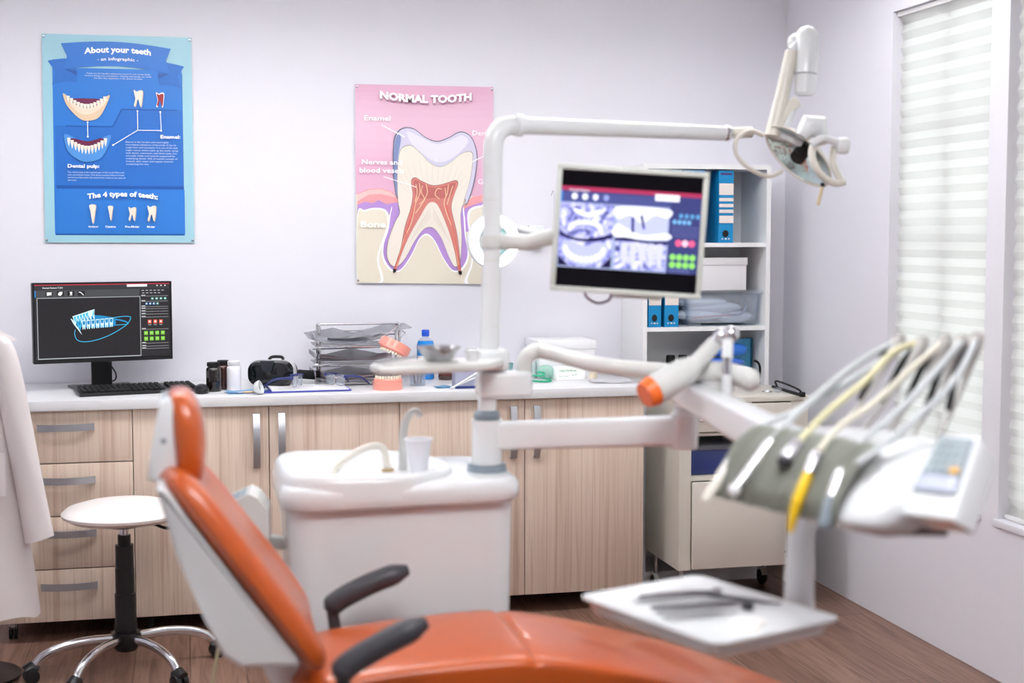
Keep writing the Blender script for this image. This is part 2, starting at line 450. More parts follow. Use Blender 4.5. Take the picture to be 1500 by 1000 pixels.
def carcass(x0, x1, t, legs, caster=False):
    q = B(WHITE)
    q.b2((x0 + .001, 5.441, ZB), (x0 + .019, 6.03, ZT)); q.b2((x1 - .019, 5.441, ZB), (x1 - .001, 6.03, ZT))
    q.b2((x0 + .019, 5.441, ZB), (x1 - .019, 6.03, ZB + .018)); q.b2((x0 + .019, 5.441, ZT - .018), (x1 - .019, 6.03, ZT)); q.b2((x0 + .019, 6.02, ZB + .018), (x1 - .019, 6.03, ZT - .018))
    q.build('carcass', t)
    for x in (x0 + .05, x1 - .05):
        for y in (5.50, 5.97):
            q = B(MBLACK)
            if caster:
                q.rod((x, y, ZB), (x, y, .05), .012, STEEL); q.box((x, y + .008, .05), (.03, .03, .016), bev=.003)
                q.rod((x - .014, y + .012, .025), (x - .003, y + .012, .025), .025); q.rod((x + .003, y + .012, .025), (x + .014, y + .012, .025), .025)
                q.build('caster', t)
            else:
                q.lathe([(.02, 0), (.024, .004), (.02, .012), (.014, .014), (.014, ZB)], (x, y, 0)); q.build('leg', t)
t = thing('drawer_cabinet', 'pale wood drawer cabinet with four drawers behind the white stool', 'cabinet', (DX[0] + .25, 5.44, 0))
carcass(DX[0], DX[1], t, 4, True)
dh = (ZT - ZB) / 4
for k in range(4):
    z1 = ZT - k * dh; q = B(WOOD); q.b2((DX[0] + .0015, 5.42, z1 - dh + .003), (DX[1] - .0015, 5.439, z1 - .001), bev=.001); d = q.build('drawer', t)
    q = B(ALU); arc_handle(q, (-.43, 5.42, z1 - .062), .2, False); q.build('handle', d)
def double(i, label):
    x0, x1, x2 = DX[i], DX[i + 1], DX[i + 2]
    t = thing('base_cabinet', label, 'cabinet', (x1, 5.44, 0)); carcass(x0, x2, t, 4)
    for a, c, hx in ((x0, x1, x1 - .047), (x1, x2, x1 + .047)):
        q = B(WOOD); q.b2((a + .0015, 5.42, ZB + .001), (c - .0015, 5.439, ZT - .003), bev=.001); d = q.build('door', t)
        q = B(ALU); arc_handle(q, (hx, 5.42, .733), .205, True); q.build('handle', d)
double(1, 'pale wood two-door cabinet behind the orange backrest, next to the drawers')
double(3, 'pale wood two-door cabinet behind the white column, at the right end')
b = B(WTOP); b.b2((DX[0] - .03, 5.395, ZT), (1.2895, 6.045, .904), bev=.003); tag(b.build('worktop', loc=(.3, 5.72, ZT)), 'long white worktop carrying the computer and desk things, left section', 'worktop', 'white worktops')
b = B(WTOP); b.b2((1.2905, 5.395, ZT), (1.805, 6.045, .904), bev=.003); tag(b.build('worktop', loc=(1.55, 5.72, ZT)), 'short white worktop section at the right end, beside the bookcase', 'worktop', 'white worktops')
ZW = .904

# ================================================================== bookcase
bx0, bx1, by0, by1, bz = 1.897, 2.474, 5.75, 6.045, 1.808
t = thing('bookcase', 'tall white open bookcase with blue binders in the back corner', 'bookcase', ((bx0 + bx1) / 2, by1, 0))
q = B(WHITE); q.b2((bx0, by0, 0), (bx0 + .02, by1, bz)); q.build('side_panel', t)
q = B(WHITE); q.b2((bx1 - .02, by0, 0), (bx1, by1, bz)); q.build('side_panel', t)
q = B(WHITE); q.b2((bx0 + .02, by0, bz - .02), (bx1 - .02, by1, bz)); q.build('top_panel', t)
q = B(WHITE); q.b2((bx0 + .02, by1 - .006, .06), (bx1 - .02, by1, bz - .02)); q.build('back_panel', t)
for z in (1.474, 1.115, .76, .4, .06):
    q = B(WHITE); q.b2((bx0 + .02, by0 + .002, z - .018), (bx1 - .02, by1 - .006, z)); q.build('shelf', t)
q = B(WHITE); q.b2((bx0 + .02, by0 + .02, 0), (bx1 - .02, by0 + .036, .042)); q.build('plinth', t)
# narrow white panel standing just left of the bookcase
def binder(x, z, y, w, h, d, label, style):
    t = thing('lever_arch_binder', label, 'binder', (x + w / 2, y + d / 2, z), group='blue binders in the bookcase')
    q = B(BFOLD); th = .003
    q.b2((x, y, z), (x + w, y + th, z + h)); q.b2((x, y + th, z), (x + th, y + d, z + h)); q.b2((x + w - th, y + th, z), (x + w, y + d, z + h)); q.build('cover', t)
    q = B(PAPER); q.b2((x + th + .004, y + .02, z + .004), (x + w - th - .006, y + d - .006, z + h - .012)); q.build('pages', t)
    if style:
        q = B(BCREAM); P = Print(q, (x, y, z + h), (x + w, y, z + h), (x + w, y, z), (x, y, z), (0, 0, 100, 430), .0006)
        P.rect(0, 0, 100, 430, BFOLD)
        P.rect(10, 15, 90, 27, ink('4a2a6e')); 
        if style == 2:
            P.rect(2, 77, 100, 145, BCREAM)
            for a in (163, 198, 232): P.rect(2, a, 100, a + 20, BCREAM)
            P.rect(2, 268, 100, 312, BCREAM)
        elif style == 3:
            P.rect(2, 77, 100, 300, BCREAM)
        P.oval(46, 375, 21, 21, MBLACK)
        for k in range(3): P.poly([(20 + k * 22, 401), (33 + k * 22, 406), (20 + k * 22, 411)] if k != 1 else [(40, 402), (54, 402), (54, 410), (40, 410)], BCREAM)
        q.build('spine_label', t)
yb_ = by0 + .012
binder(1.921, 1.474, yb_ + .006, .083, .309, .23, 'wide plain blue binder at the left end of the top shelf', 0)
binder(2.017, 1.474, yb_ + .004, .056, .309, .23, 'narrow blue binder with a cream label, second on the top shelf', 3)
binder(2.082, 1.474, yb_ - .002, .093, .309, .23, 'wide plain blue binder third on the top shelf', 0)
binder(2.239, 1.474, yb_, .067, .309, .23, 'blue binder with striped cream spine labels, right of the others', 2)
binder(1.927, 1.115, yb_, .056, .31, .23, 'blue binder with finger hole, left one on the lower shelf', 3)
binder(1.999, 1.115, yb_, .062, .31, .23, 'blue binder with finger hole beside the clear plastic bin', 3)
# clear bin and the carton on it
t = thing('plastic_bin', 'clear plastic storage bin full of bagged supplies on the shelf', 'bin', (2.27, 5.89, 1.115))
q = B(CLEARP)
def ringr(w, d, z, r=.02): return [(2.277 + x, 5.885 + y, z) for x, y in rrect(w, d, r)]
q.loft([ringr(.31, .19, 1.128), ringr(.335, .215, 1.252), ringr(.329, .209, 1.252), ringr(.304, .184, 1.131)], caps=False)
q.loft([ringr(.31, .19, 1.128), ringr(.31, .19, 1.1285)])
q.b2((2.125, 5.80, 1.116), (2.175, 5.97, 1.128)); q.b2((2.38, 5.80, 1.116), (2.43, 5.97, 1.128)); q.build('tub', t)
q = B(CLEARP); q.loft([ringr(.36, .235, 1.2525), ringr(.365, .24, 1.256), ringr(.365, .24, 1.264), ringr(.355, .23, 1.268)]); q.build('lid', t)
q = B(PAPER)
PB = mat('polythene_bag', 'f4f6fa', .2, alpha=.9, bump=.6, bscale=60)
for k, (x, z, w) in enumerate(((2.2, 1.16, .12), (2.26, 1.19, .14), (2.36, 1.15, .09), (2.21, 1.215, .12))):
    q.ball((x, 5.885, z), 1, PB, sc=(w, .07, .028), seg=14)
q.build('bagged_supplies', t)
q = B(mat('blue_grey_hose', '6d7c95', .4)); q.tube(cat([(2.30, 5.8, 1.16), (2.36, 5.8, 1.165), (2.385, 5.8, 1.2), (2.37, 5.81, 1.235)], 6), .006); q.build('hose', t)
q = B(mat('red_seal', 'd94a5a', .4)); q.tube(cat([(2.14, 5.794, 1.15), (2.22, 5.792, 1.158), (2.32, 5.793, 1.16)], 5), .0016); q.build('zip_seal', t)
t = thing('cardboard_carton', 'white lidded carton standing on the clear plastic bin', 'box', (2.27, 5.885, 1.268))
CARD = mat('white_card', 'e3e0e2', .6)
q = B(CARD); q.b2((2.11, 5.80, 1.2685), (2.385, 5.98, 1.40), bev=.001); q.build('box_body', t)
q = B(CARD); q.b2((2.106, 5.796, 1.378), (2.389, 5.984, 1.41), bev=.002); q.build('lid', t)
# open bay above the trolley
t = thing('glue_bottle', 'small white bottle with black cap, left of the pair in the bookcase', 'bottle', (2.062, 5.86, .76), group='white bottles with black caps')
q = B(WHITE); q.lathe([(.0, 0), (.022, 0), (.024, .006), (.024, .14), (.02, .155), (.017, .16), (.017, .168), (.0, .168)], (2.062, 5.86, .76)); q.build('bottle_body', t)
q = B(MBLACK); q.lathe([(0, 0), (.021, 0), (.019, .056), (.017, .058), (0, .058)], (2.062, 5.86, .928)); q.build('cap', t)
dup(t, (2.118, 5.86, .76), label='small white bottle with black cap, right of the pair in the bookcase')
t = thing('document_box', 'upright sky-blue box file at the right of the open bay', 'box file', (2.39, 5.9, .76))
q = B(mat('sky_blue_card', '4fa6cf', .35, coat=.3)); q.b2((2.30, 5.87, .7605), (2.438, 5.92, 1.052), bev=.002); q.build('box_body', t)
q = B(mat('dark_blue_card', '14607f', .4)); q.b2((2.4385, 5.868, .7605), (2.446, 5.922, 1.053)); q.build('spine', t)
BW = mat('blue_wrapped_packet', '2f76d6', .15, coat=.6, bump=.7, bscale=45, var=.15)
BW2 = mat('blue_striped_packet', '3f6fc9', .18, coat=.5, bump=.6, bscale=60, var=.2)
def packet(x0, x1, z0, z1, y, m, name, label):
    q = B(m); rings = []
    n = 16
    for k in range(n + 1):
        u = k / n; e = max(.15, min(1, math.sin(PI * u) ** .3)); x = x0 + (x1 - x0) * u
        rings.append([(x, y + .035 * e * math.cos(a) , (z0 + z1) / 2 + (z1 - z0) / 2 * e * (abs(math.sin(a)) ** .7) * (1 if math.sin(a) > 0 else -1)) for a in (2 * PI * j / 16 for j in range(16))])
    q.loft(rings); return tag(q.build(name, loc=((x0 + x1) / 2, y, z0)), label, 'packet', 'packets of blue supplies')
q = B(CARD); q.b2((2.16, 5.78, .7605), (2.30, 5.90, .93), bev=.002); q.b2((2.3005, 5.78, .7605), (2.41, 5.862, .93), bev=.002); tag(q.build('supply_carton', loc=(2.25, 5.83, .76)), 'pale carton under the blue packets in the bookcase', 'box')
packet(2.17, 2.385, .931, .977, 5.815, BW2, 'glove_packet', 'blue packet with a silver torn end, lying under another one')
packet(2.20, 2.40, .978, 1.04, 5.815, BW, 'apron_packet', 'bright blue glossy rolled packet on top of the other')
q = B(MBLACK); q.tube(cat([(2.452, 5.80, .86), (2.45, 5.79, .92), (2.44, 5.785, .95), (2.42, 5.784, .962)], 5), .005); tag(q.build('cable', loc=(2.45, 5.8, .86)), 'dark cable loop hanging inside the bookcase bay', 'cable')
# wall socket seen in the gap
t = thing('wall_socket', 'white wall socket with round recess in the gap beside the cabinets', 'socket', (1.85, YB, .6))
p_ = onY(955, 697, YB - .01)
q = B(WHITE)
q.box((p_.x + .0, YB - .006, p_.z), (.085, .011, .12), bev=.003); q.build('plate', t)
q = B(MBLACK); q.rod((p_.x, YB - .013, p_.z), (p_.x, YB - .0118, p_.z), .024); q.build('recess', t)

# ================================================================== beige trolley cabinet
tx0, tx1, ty0, ty1 = 1.905, 2.452, 5.30, 5.715
tz0, tz1 = .17, .862
t = thing('trolley_cabinet', 'beige metal trolley cabinet on casters in front of the bookcase', 'cabinet', ((tx0 + tx1) / 2, ty0 + .2, 0))
q = B(BEIGE)
q.b2((tx0, ty0, tz0), (tx0 + .05, ty1, tz1 - .022)); q.b2((tx1 - .075, ty0, tz0), (tx1, ty1, tz1 - .022))
q.b2((tx0 + .05, ty0 + .01, tz0), (tx1 - .075, ty1, tz0 + .03)); q.b2((tx0 + .05, ty1 - .02, tz0 + .03), (tx1 - .075, ty1, tz1 - .022))
q.b2((tx0 + .05, ty0 + .002, .53), (tx1 - .075, ty1 - .02, .548)); q.b2((tx0 + .05, ty0 + .002, .71), (tx1 - .075, ty1 - .02, .722))
q.build('carcass', t)
q = B(BEIGE); q.b2((tx0 - .004, ty0 - .004, tz1 - .0215), (tx1 + .004, ty1 + .004, tz1), bev=.004); q.build('top_panel', t)
q = B(BEIGE); q.b2((tx1 - .016, ty0 + .01, .06), (tx1 - .002, ty1 - .05, tz0 - .0005)); q.build('side_skirt', t)
q = B(mat('beige_front', 'dad3c9', .45)); q.b2((tx0 + .053, ty0 - .016, tz0 + .006), (tx1 - .078, ty0 + .001, .526), bev=.003); d = q.build('door', t)
q = B(STEEL); x = tx1 - .098
q.rod((x, ty0 - .04, .215), (x, ty0 - .04, .5), .006); q.rod((x, ty0 - .04, .23), (x, ty0 - .016, .23), .005); q.rod((x, ty0 - .04, .48), (x, ty0 - .016, .48), .005); q.build('handle', d)
q = B(BEIGE); q.b2((tx0 + .053, ty0 - .016, .727), (tx1 - .078, ty0 + .001, tz1 - .026), bev=.003); d = q.build('drawer', t)
q = B(CHROME); q.tube(cat([(tx0 + .07, ty0 - .016, .778), (tx0 + .072, ty0 - .04, .778), (tx0 + .09, ty0 - .045, .778), (tx0 + .22, ty0 - .045, .778), (tx0 + .238, ty0 - .04, .778), (tx0 + .24, ty0 - .016, .778)], 5), .006); q.build('handle', d)
for x in (tx0 + .03, tx1 - .03):
    for y in (ty0 + .05, ty1 - .05):
        q = B(MBLACK)
        q.rod((x, y, tz0), (x, y, .075), .01, STEEL)
        q.lathe([(0, -.012), (.03, -.012), (.034, -.006), (.034, .006), (.03, .012), (0, .012)], (0, 0, 0), MBLACK, 20, Mx.Translation(V((x, y + .01, .034))) @ Mx.Rotation(PI / 2, 4, 'Y'))
        q.tube([(x + .001, y - .02, .045), (x, y - .012, .065), (x, y + .01, .074), (x, y + .03, .066), (x, y + .042, .045)], .013, DGREY, 10); q.build('caster', t)
# blue tub on its open shelf
t = thing('plastic_bin', 'lidded plastic bin with blue contents in the trolley shelf', 'bin', (2.08, 5.5, .548))
q = B(mat('blue_tub', '2f3f7c', .3, coat=.4, var=.15, bump=.3, bscale=30)); q.b2((tx0 + .056, ty0 + .03, .5485), (tx1 - .09, ty1 - .05, .648), bev=.008); q.build('tub', t)
q = B(CLEARP); q.b2((tx0 + .054, ty0 + .02, .649), (tx1 - .086, ty1 - .045, .668), bev=.004); q.build('lid', t)
# things lying on the trolley
q = B(MBLACK); p0 = onZ(1132, 566, tz1 + .006); p1 = onZ(1175, 579, tz1 + .006); p2 = onZ(1128, 560, tz1 + .006)
q.rod(p0, p1, .006); q.tube(cat([p0 + V((.02, 0, 0)), p0 + V((.03, .03, .02)), p1 + V((.0, .035, .02)), p1 + V((0, .01, .0))], 6), .004)
q.box(p1 + V((0, 0, .004)), (.022, .022, .02), bev=.004); tag(q.build('curing_clamp', loc=p0), 'black metal clamp rod lying across the trolley top', 'clamp')
t = thing('hand_mirror', 'small clear loupe lying on the trolley top beside the rod', 'loupe', onZ(1130, 573, tz1))
q = B(STEEL); c = onZ(1124, 573, tz1 + .003); c2 = onZ(1139, 574, tz1 + .003)
q.tube([c + V((math.cos(a) * .02, math.sin(a) * .02, 0)) for a in (2 * PI * k / 16 for k in range(17))], .002, seg=6); q.build('ring', t)
q = B(CLEARP); q.ball(c2 + V((0, 0, .008)), .012, sc=(1.6, 1, .9)); q.build('lens', t)
# ================================================================== posters
def poster(name, corners, rule, label):
    tl, tr, br, bl = [onY(a, c, 6.041) for a, c in corners]
    q = B(mat('poster_stock', 'e8eef2', .4)); n = V((0, -.0004, 0)); k = V((0, .0004, 0))
    q._add([tl + k, tr + k, br + k, bl + k, tl, tr, br, bl], [(0, 1, 2, 3), (4, 7, 6, 5), (0, 4, 5, 1), (1, 5, 6, 2), (2, 6, 7, 3), (3, 7, 4, 0)], None)
    P = Print(q, tl, tr, br, bl, rule, .00035)
    return q, P, (tl, tr, br, bl)
W_ = ink('ffffff', .4); WG = ink('dfe8f0', .4)
q, P, cs = poster('tooth_poster', ((61, 49), (280, 55), (285, 355.5), (66, 355)), (95, 56, 745, 957), '')
P.rect(95, 56, 745, 957, ink('9fccd9', .3))
BL1, BL2, BL3 = ink('2f7bd0', .28), ink('2a6fc4', .28), ink('1d56a6', .28)
P.rect(140, 215, 702, 925, ink('1c5aa8', .3)); P.rect(138, 200, 700, 918, BL1)
P.poly([(188, 450), (396, 450), (436, 374), (690, 374), (698, 374), (698, 716), (146, 716), (146, 450)], BL2)
P.line([(190, 451), (394, 451), (434, 375), (678, 375)], 5, BL3)
P.rect(148, 708, 702, 722, BL3); P.rect(150, 722, 704, 918, BL1)
# ribbon banner
P.poly([(118, 172), (150, 165), (196, 160), (243, 212), (243, 262), (186, 260), (136, 274), (152, 218)], BL2)
P.poly([(712, 184), (680, 176), (636, 168), (594, 216), (600, 266), (650, 264), (698, 278), (680, 228)], BL2)
P.poly([(188, 205), (243, 212), (243, 232)], BL3); P.poly([(646, 216), (596, 218), (598, 238)], BL3)
ban = [(176 + (654 - 176) * k / 16, 96 - 18 * math.sin(PI * k / 16) + 12 * k / 16) for k in range(17)]
bot = [(646 - (646 - 188) * k / 16, 216 - 22 * math.sin(PI * k / 16) - 10 * k / 16) for k in range(17)]
P.poly(ban + [(632, 160)] + bot + [(202, 150)], ink('2f76cc', .28))
wp = lambda X: 14 * ((X - 420) / 200) ** 2
P.text('About your teeth', 276, 566, 131, 25, W_, .04, lambda X: 10 * ((X - 420) / 150) ** 2 - 2)
P.text('- an infographic -', 332, 510, 164, 14, W_, .015, lambda X: 4 * ((X - 420) / 90) ** 2)
for k, (s, a, c) in enumerate((('Teeth are the hardest substances known in our human body.', 284, 562), ('Primary being very essential for chewing and eating, our teeth', 278, 566), ('are also very important in the speech process.', 316, 528))):
    P.text(s, a, c, 225 + k * 10, 6.5, WG)
# jaws
def jaw(y0, sheer):
    if sheer:
        P.curve([(184, y0 + 10), (200, y0 + 72), (250, y0 + 112), (300, y0 + 116), (350, y0 + 90), (386, y0 + 10), (370, y0 + 2), (285, y0 + 36), (200, y0 + 0)], ink('4f92d8', .3))
        P.curve([(215, y0 + 16), (285, y0 + 28), (350, y0 + 14), (340, y0 + 50), (285, y0 + 66), (228, y0 + 48)], ink('6d1f46', .3))
    else:
        P.curve([(182, y0 + 0), (200, y0 + 50), (250, y0 + 102), (290, y0 + 112), (340, y0 + 92), (382, y0 + 10), (372, y0 + 4), (330, y0 + 40), (240, y0 + 40), (195, y0 + 2)], ink('e6c9a8', .3))
        P.curve([(208, y0 + 30), (240, y0 + 72), (285, y0 + 86), (340, y0 + 60), (376, y0 + 16), (330, y0 + 44), (250, y0 + 48)], ink('efdcc6', .3))
        P.curve([(218, y0 + 20), (285, y0 + 16), (340, y0 + 20), (330, y0 + 44), (285, y0 + 58), (236, y0 + 44)], ink('6d1f46', .3))
    for k in range(12):
        u = k / 11; x = 204 + 158 * u; y = y0 + 12 + 34 * math.sin(PI * u) + (8 if sheer else 0); h = (30 if sheer else 18)
        P.poly([(x - 7, y - 6), (x + 7, y - 6), (x + 6, y + 8), (x + 1, y + h), (x - 1, y + h), (x - 6, y + 8)], ink('f1e7d8', .3), False)
        P.line([(x - 7.5, y - 4), (x - 7, y + 8)], 1.4, ink('6b5346')); P.l -= 1
    P.l += 1
jaw(315, False); jaw(488, True)
def tooth2(x, y, s, root, m):
    P.curve([(x - 20 * s, y - 36 * s), (x - 6 * s, y - 30 * s), (x + 8 * s, y - 36 * s), (x + 21 * s, y - 32 * s), (x + 20 * s, y - 4 * s), (x + 14 * s, y + 36 * s), (x + 8 * s, y + 34 * s), (x + 2 * s, y + 8 * s), (x - 4 * s, y + 8 * s), (x - 12 * s, y + 36 * s), (x - 20 * s, y + 32 * s), (x - 13 * s, y + 2 * s)] if root == 2 else
            [(x - 13 * s, y - 36 * s), (x + 13 * s, y - 36 * s), (x + 11 * s, y - 8 * s), (x + 4 * s, y + 38 * s), (x - 2 * s, y + 38 * s), (x - 9 * s, y - 8 * s)], m)
TI = ink('efe3d3', .3); TS = ink('cdb49c', .3)
def shaded(x, y, s, r): tooth2(x + 1.5, y + 1, s, r, TS); tooth2(x - .5, y - .5, s * .94, r, TI)
shaded(507, 326, 1.0, 2); tooth2(603, 331, .88, 2, W_); tooth2(603, 331, .72, 2, ink('a3262f', .3))
P.line([(286, 434), (286, 496)], 3, W_); P.line([(503, 382), (503, 465), (606, 465)], 3, W_); P.line([(603, 384), (606, 465)], 3, W_); P.line([(503, 465), (395, 531)], 3, W_)
for x, y in ((286, 434), (286, 496), (503, 382), (603, 384), (606, 466), (395, 531)): P.oval(x, y, 4, 4, W_, 10); P.l -= 1
P.l += 1
P.text('Enamel:', 602, 690, 499, 15, W_, .03)
en = ['Enamel is the hardest and most highly', 'mineralized substance of the body. It has its', 'origin from oral ectoderm. It is one of the four', 'major tissues which make up the tooth, along', 'with dentin, cementum, and dental pulp. It is', 'normally visible and must be supported by', 'underlying dentin. 96% of enamel consists of', 'mineral, with water and organic material', 'comprising the rest.']
ew = [638, 670, 678, 678, 672, 664, 675, 655, 550]
for k, s in enumerate(en): P.text(s, 450, ew[k], 520 + 12 * k, 7, WG)
P.text('Dental pulp:', 198, 334, 631, 15, W_, .03)
for k, (s, x) in enumerate((('The dental pulp is the central part of the tooth filled with', 442), ('soft connective tissue. This tissue contains blood vessels', 440), ('and nerves that enter the tooth from a hole at the apex of', 446), ('the root.', 236))): P.text(s, 198, x, 654 + 11.5 * k, 6.5, WG)
P.text('The 4 types of teeth:', 280, 586, 758, 22, W_, .04, lambda X: 12 * ((X - 433) / 150) ** 2 - 4)
shaded(302, 830, 1.05, 1); shaded(379, 826, .8, 1); shaded(473, 830, .82, 2); shaded(558, 828, .95, 2)
for s, a, c in (('Incisor', 284, 327), ('Canine', 356, 401), ('Pre-Molar', 442, 504), ('Molar', 537, 573)): P.text(s, a, c, 891, 8.5, W_, .03)
o = tag(q.build('wall_poster', loc=cs[0].lerp(cs[2], .5), loosen=False), 'blue infographic poster about teeth on the left of the back wall', 'poster', 'dental posters')
def pins(cs, parent, which):
    for k in which:
        c = cs[k]; ctr = cs[0].lerp(cs[2], .5); p = c + (ctr - c).normalized() * .013 + V((0, -.002, 0))
        q = B(STEEL); q.rod(p, p + V((0, -.004, 0)), .005, seg=12, bev=.001); q.build('push_pin', parent)
pins(cs, o, (0, 1, 2, 3))

q, P, cs = poster('', ((520, 123), (722.5, 127.5), (723, 416), (522, 414)), (91, 71, 705, 955), '')
n = 14
for k in range(n):
    f = k / (n - 1); c0 = (226, 178, 202); c1 = (214, 150, 182) if f < .3 else (206, 138, 172)
    g = math.sin(min(1, f * 1.3) * PI); c = [int(a + (250 - a) * .22 * g) for a in c0]
    P.rect(91, 71 + 500 * k / n, 705, 71 + 500 * (k + 1) / n, ink('%02x%02x%02x' % tuple(c), .22), False)
P.l += 1
PK = ink('dfa0bb', .22)
P.rect(91, 560, 705, 955, ink('e2dccd', .3))
# gum and bone either side
GM, PU, BO = ink('ea9fa2', .3), ink('b48fd0', .3), ink('e2dac8', .35)
P.poly([(97, 556), (150, 534), (200, 530), (250, 545), (290, 590), (290, 640), (200, 640), (97, 650)], GM)
P.poly([(97, 560), (150, 538), (200, 534), (245, 548), (270, 570), (200, 556), (150, 560), (97, 590)], ink('f3c3c0', .3))
P.poly([(705, 565), (660, 553), (610, 562), (570, 600), (560, 640), (705, 640)], GM)
P.poly([(97, 606), (130, 592), (165, 598), (190, 584), (225, 600), (262, 594), (280, 610), (290, 960), (97, 960)], PU)
P.poly([(705, 590), (650, 586), (610, 600), (575, 615), (540, 700), (540, 955), (705, 955)], PU)
P.rect(97, 720, 705, 955, BO)
# purple ligament round the roots, white edge
lig = [(240, 640), (228, 720), (206, 790), (208, 850), (240, 898), (285, 900), (330, 840), (370, 760), (405, 738), (440, 770), (480, 850), (520, 900), (565, 890), (592, 830), (580, 740), (572, 640), (550, 600), (400, 620), (270, 600)]
P.curve(lig, W_); cx_, cy_ = 405, 770
P.curve([(x + (cx_ - x) * .0 + (6 if x < 250 else (-6 if x > 560 else 0)), y - 7) for x, y in lig], PU)
P.curve([(97, 650), (130, 628), (180, 618), (225, 630), (238, 680), (222, 740), (200, 800), (190, 860), (205, 952), (97, 955)], W_)
P.curve([(99, 658), (130, 636), (180, 626), (218, 636), (230, 680), (214, 740), (192, 800), (182, 860), (195, 950), (99, 953)], BO)
P.curve([(705, 600), (650, 600), (600, 615), (585, 650), (592, 720), (604, 800), (600, 870), (575, 955), (705, 955)], W_)
P.curve([(703, 610), (650, 608), (608, 622), (594, 655), (600, 720), (612, 800), (608, 870), (590, 953), (703, 953)], BO)
# enamel crown
P.curve([(272, 575), (256, 480), (254, 380), (262, 300), (295, 262), (345, 262), (400, 300), (450, 316), (500, 300), (555, 272), (600, 290), (625, 340), (632, 400), (615, 510), (580, 600), (560, 560), (420, 500), (300, 540)], ink('5a5f7a', .3))
P.curve([(274, 568), (260, 480), (258, 380), (266, 303), (298, 266), (345, 266), (400, 304), (450, 320), (500, 304), (555, 276), (598, 293), (621, 340), (628, 400), (611, 508), (580, 594), (562, 556), (420, 496), (302, 536)], ink('d3cfe2', .22))
P.curve([(274, 568), (260, 480), (258, 380), (266, 310), (280, 290), (290, 310), (276, 400), (278, 480)], ink('8391bd', .25))
P.curve([(320, 275), (400, 312), (450, 330), (500, 316), (560, 290), (590, 320), (520, 390), (450, 410), (380, 370), (330, 320)], ink('e4e0ee', .22))
# dentin body with roots
den = [(275, 590), (272, 480), (280, 380), (300, 345), (335, 338), (375, 370), (420, 415), (465, 430), (510, 410), (560, 370), (600, 360), (612, 385), (600, 480), (575, 570), (556, 640), (560, 740), (556, 830), (545, 872), (525, 876), (500, 830), (470, 755), (440, 712), (415, 702), (385, 715), (345, 770), (305, 845), (270, 880), (240, 872), (224, 830), (232, 760), (262, 680), (282, 640)]
P.curve(den, ink('7c6f66', .3)); P.curve([(x + (420 - x) * .008, y + (600 - y) * .008) for x, y in den], ink('e8e0d4', .3))
for k in range(15):
    a = PI * (.06 + .88 * k / 14); P.line([(430 - 110 * math.cos(a), 560 - 60 * math.sin(a)), (430 - 160 * math.cos(a), 520 - 130 * math.sin(a))], .9, ink('cfc3b2')); P.l -= 1
for k in range(7):
    P.line([(420, 610 + 8 * k), (370 - 8 * k, 690 + 14 * k)], .9, ink('cfc3b2')); P.l -= 1; P.line([(430, 610 + 8 * k), (470 + 7 * k, 690 + 14 * k)], .9, ink('cfc3b2')); P.l -= 1
P.l += 1
pulp = [(334, 498), (352, 480), (380, 495), (430, 514), (480, 506), (530, 490), (544, 504), (530, 545), (514, 600), (520, 650), (540, 740), (556, 900), (545, 904), (530, 820), (505, 730), (475, 650), (450, 600), (428, 588), (405, 600), (375, 650), (330, 730), (290, 820), (264, 900), (253, 898), (285, 800), (305, 700), (330, 620), (340, 560)]
P.curve(pulp, ink('5c3430', .3)); P.curve([(x + (430 - x) * .014, y + (640 - y) * .014) for x, y in pulp], ink('cf8078', .3))
P.curve([(345, 505), (355, 492), (380, 504), (430, 524), (480, 516), (525, 502), (530, 512), (510, 560), (470, 572), (430, 570), (390, 575), (355, 560)], ink('bb6a66', .3))
for pts in ([(370, 505), (372, 550), (352, 600), (335, 680), (300, 760), (268, 880)], [(400, 510), (405, 550), (380, 600), (352, 640)], [(355, 510), (360, 550), (350, 590)], [(385, 515), (378, 545), (392, 575), (370, 600)], [(500, 510), (494, 550), (480, 590), (492, 640), (520, 720), (544, 870)], [(520, 515), (505, 560), (494, 600)], [(470, 530), (450, 530), (440, 555), (460, 575)], [(485, 525), (488, 560)]):
    P.wire(pts, 3, ink('efd2a8')); P.l -= 1
P.l += 1
for pts in ([(350, 600), (320, 700), (262, 890)], [(488, 600), (520, 720), (550, 890)]): P.wire(pts, 2.2, ink('e0402c')); P.l -= 1
P.l += 1
P.poly([(252, 890), (266, 892), (264, 906), (251, 904)], ink('1c1010')); P.poly([(543, 896), (559, 898), (559, 912), (545, 912)], ink('1c1010'))
ws = lambda X: -10 + 16 * (1 - ((X - 403) / 205) ** 2)
SH = ink('b57a9b', .3)
P.text('NORMAL TOOTH', 200, 607, 144, 32, SH, .05, lambda X: ws(X) + 3); P.text('NORMAL TOOTH', 198, 605, 141, 32, W_, .05, ws)
P.text('Enamel', 129, 244, 231, 23, W_, .015); P.line([(204, 250), (306, 302)], 3.5, W_)
P.text('Nerves and', 117, 293, 425, 22, W_, .015); P.text('blood vesels', 107, 302, 462, 22, W_, .015); P.line([(212, 479), (356, 524)], 3.5, W_)
P.text('Bone', 110, 220, 705, 26, W_, .035)
P.text('Dentin', 608, 704, 288, 22, W_, 0); P.line([(660, 310), (657, 382), (606, 406)], 3, W_); P.text('Gum', 632, 702, 505, 22, W_, 0)
o = tag(q.build('wall_poster', loc=cs[0].lerp(cs[2], .5), loosen=False), 'pink poster of a tooth cross-section behind the white pole', 'poster', 'dental posters')
pins(cs, o, (0, 1, 3))

